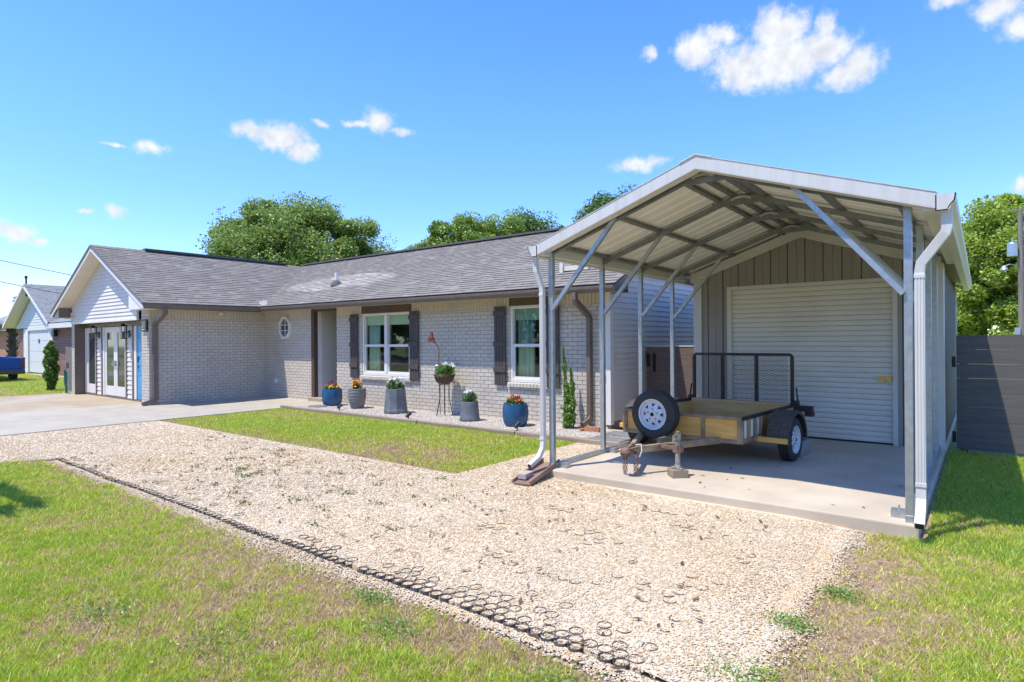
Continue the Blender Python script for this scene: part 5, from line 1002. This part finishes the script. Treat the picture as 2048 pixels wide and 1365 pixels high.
for x in (-34.6, -41.0):
    for y in (5.85, 7.4): q = M(); q.xf = (lambda X, Y: (lambda p: Vector((X + p.x, Y + p.z, .37 + p.y))))(x, y); q.lathe([(.2, -.1), (.36, -.11), (.37, -.06), (.37, .06), (.36, .11), (.2, .1)], 24, closed=True); q.lathe([(.2, .0), (.0001, .02)], 16); q.obj('wheel', m_rubber, tk)
fh = thing('far_house', 'orange brick house far behind the palm at the left edge', 'house', (-78, 17, 0)); q = M(); q.box(-95, -70.5, 16, 24, 0, 3.0); q.obj('wall', m_pinkbrick, fh); q = M(); q.extr([(-96, 15.3, 2.95), (-96, 24.7, 2.95), (-96, 20, 5.3)], (26, 0, 0)); q.obj('roof', m_paleroof, fh)
pl = thing('palm_tree', 'stubby palm tree with a thick rough trunk in front of the far orange house', 'palm', (-52.4, 11.0, 0)); q = M(); rr = random.Random(3)
q.tube([(-52.4, 11.0, -.1), (-51.9, 11.1, 1.2), (-52.1, 11.1, 2.8)], [.24, .22, .18], 12)
for k in range(70): a = rr.random() * 6.28; z = rr.uniform(.2, 2.7); q.beam((-52 + .18 * math.cos(a), 11.1 + .18 * math.sin(a), z), (-52 + .34 * math.cos(a), 11.1 + .34 * math.sin(a), z + .22), .12, .04)
q.obj('trunk', m_bark, pl); V = []; F = []; rg = np.random.default_rng(6)
for k in range(34):
    a = rg.random() * 6.283; e = rg.uniform(-.4, 1.2); L_ = rg.uniform(1.5, 2.3); base = np.array([-52.5, 11.0, 2.85])
    for i in range(16):
        u = (i + 1) / 16; c = base + np.array([math.cos(a) * L_ * u * math.cos(e * .6), math.sin(a) * L_ * u * math.cos(e * .6), L_ * u * math.sin(e) * .8 - .9 * u * u]); 
        for s in (-1, 1):
            sd = np.array([-math.sin(a), math.cos(a), 0]) * s * .6 * math.sin(u * 2.6 + .3); n0 = len(V); V += [c, c + np.array([math.cos(a), math.sin(a), 0]) * .06, c + sd + np.array([math.cos(a) * .2, math.sin(a) * .2, -.18])]; F.append((n0, n0 + 1, n0 + 2))
np_mesh('frond', np.array(V), np.array(F), leaf_mat('palm_leaf', (.07, .11, .03), (.16, .20, .07)), pl)
up_ = thing('utility_pole', 'weathered wooden utility pole with a gray transformer at the right edge', 'utility pole', (1.80, 45, 0)); q = M(); q.tube([(1.83, 45, 0), (1.78, 45, 9.0)], [.16, .115], 12); q.obj('shaft', m_pole, up_)
q = M(); q.xf = lambda p: Vector((1.42 + p.x, 44.75 + p.y, 6.25 + p.z)); q.lathe([(.0001, 0), (.22, .02), (.24, .05), (.24, .75), (.21, .82), (.05, .85), (.04, 1.05), (.0001, 1.06)], 18); q.obj('transformer', m_galv, up_, smooth=False)
q = M(); q.tube([(1.7, 45, 5.75), (1.3, 44.8, 5.85), (1.05, 44.7, 5.75)], .03, 6); q.lathe([(.0001, .2), (.10, .16), (.2, -.05), (.18, -.12), (.0001, -.12)], 14, (1.05, 44.7, 5.6)); q.obj('street_lamp', m_galv, up_)
q = M(); q.beam((1.3, 44.95, 8.95), (2.3, 44.95, 8.95), .08, .1); q.obj('crossarm', m_pole, up_); q = M(); q.box(1.5, 1.75, 44.7, 44.9, 1.8, 2.2); q.obj('meter_box', m_galv, up_)
def wire(name, label, a, b, sag, r=.018):
    a = Vector(a); b = Vector(b); q = M(); q.tube([a.lerp(b, i / 16) - Vector((0, 0, sag * 4 * (i / 16) * (1 - i / 16))) for i in range(17)], r, 5); return tag(q.obj(name, m_black), label, 'cable', 'overhead service wires')
wire('power_line', 'upper black service wire running to the house wing from the left edge', (-42.0, 2.0, 7.45), (-29.5, 10.6, 4.10), .10); wire('power_line', 'lower black service wire crossing in front of the neighbour gable', (-42.0, 2.2, 6.35), (-29.2, 10.2, 3.25), .10)
wire('power_line', 'thin wire crossing the trees to the utility pole, upper one', (-8, 43, 6.0), (1.7, 44.9, 6.6), .3, .014); wire('power_line', 'thin wire crossing the trees to the utility pole, lower one', (-8, 43, 4.2), (1.7, 44.9, 4.7), .3, .014)
# far wood beyond the back gardens
rg = np.random.default_rng(91); P = []
for k in range(90):
    cx_ = rg.uniform(-30, 75); cy_ = rg.uniform(78, 92); rr_ = rg.uniform(1.6, 3.4); cz_ = rg.uniform(.6, 5.5); p = rg.normal(0, 1, (240, 3)); p /= np.linalg.norm(p, axis=1)[:, None]; P.append(np.array([cx_, cy_, cz_]) + p * rr_ * (rg.random((240, 1)) ** .4) * np.array([1, 1, .8]))
o = leaves('far_woods', np.concatenate(P), .6, .5, m_mid, None, 92); tag(o, 'low green wood far beyond the fence', 'woods', None, 'stuff')
# fallen leaves and twigs
rg = np.random.default_rng(95); n = 260; x = rg.uniform(-10, -1.2, n); y = rg.uniform(2.3, 5.7, n); P = np.stack([x, y, rg.uniform(.026, .036, n)], 1); n = 26
P = np.concatenate([P, np.stack([rg.uniform(-3.6, -.6, n), rg.uniform(5.85, 8.6, n), np.full(n, .106)], 1), np.stack([rg.uniform(-13, -5, 40), rg.uniform(8.1, 9.3, 40), np.full(40, .055)], 1)])
o = leaves('leaf_litter', P, 3.0, .024, leaf_mat('dead_leaf', (.10, .06, .03), (.26, .15, .07), trans=.1), None, 96, 2.6, .35); tag(o, 'dry brown leaves and twigs scattered on the gravel and slab', 'leaf litter', None, 'stuff')
# trees over the road behind the viewpoint (seen only as reflections)
rg = np.random.default_rng(81); P = []
for k in range(110):
    cx_ = rg.uniform(-60, 25); cy_ = rg.uniform(-29, -24); rr_ = rg.uniform(1.6, 3.2); cz_ = rg.uniform(1.0, 9.0); p = rg.normal(0, 1, (260, 3)); p /= np.linalg.norm(p, axis=1)[:, None]; P.append(np.array([cx_, cy_, cz_]) + p * rr_ * (rg.random((260, 1)) ** .4) * np.array([1, 1, .8]))
o = leaves('treeline', np.concatenate(P), .6, .6, m_dark, None, 82); tag(o, 'line of trees across the road', 'trees', None, 'stuff')
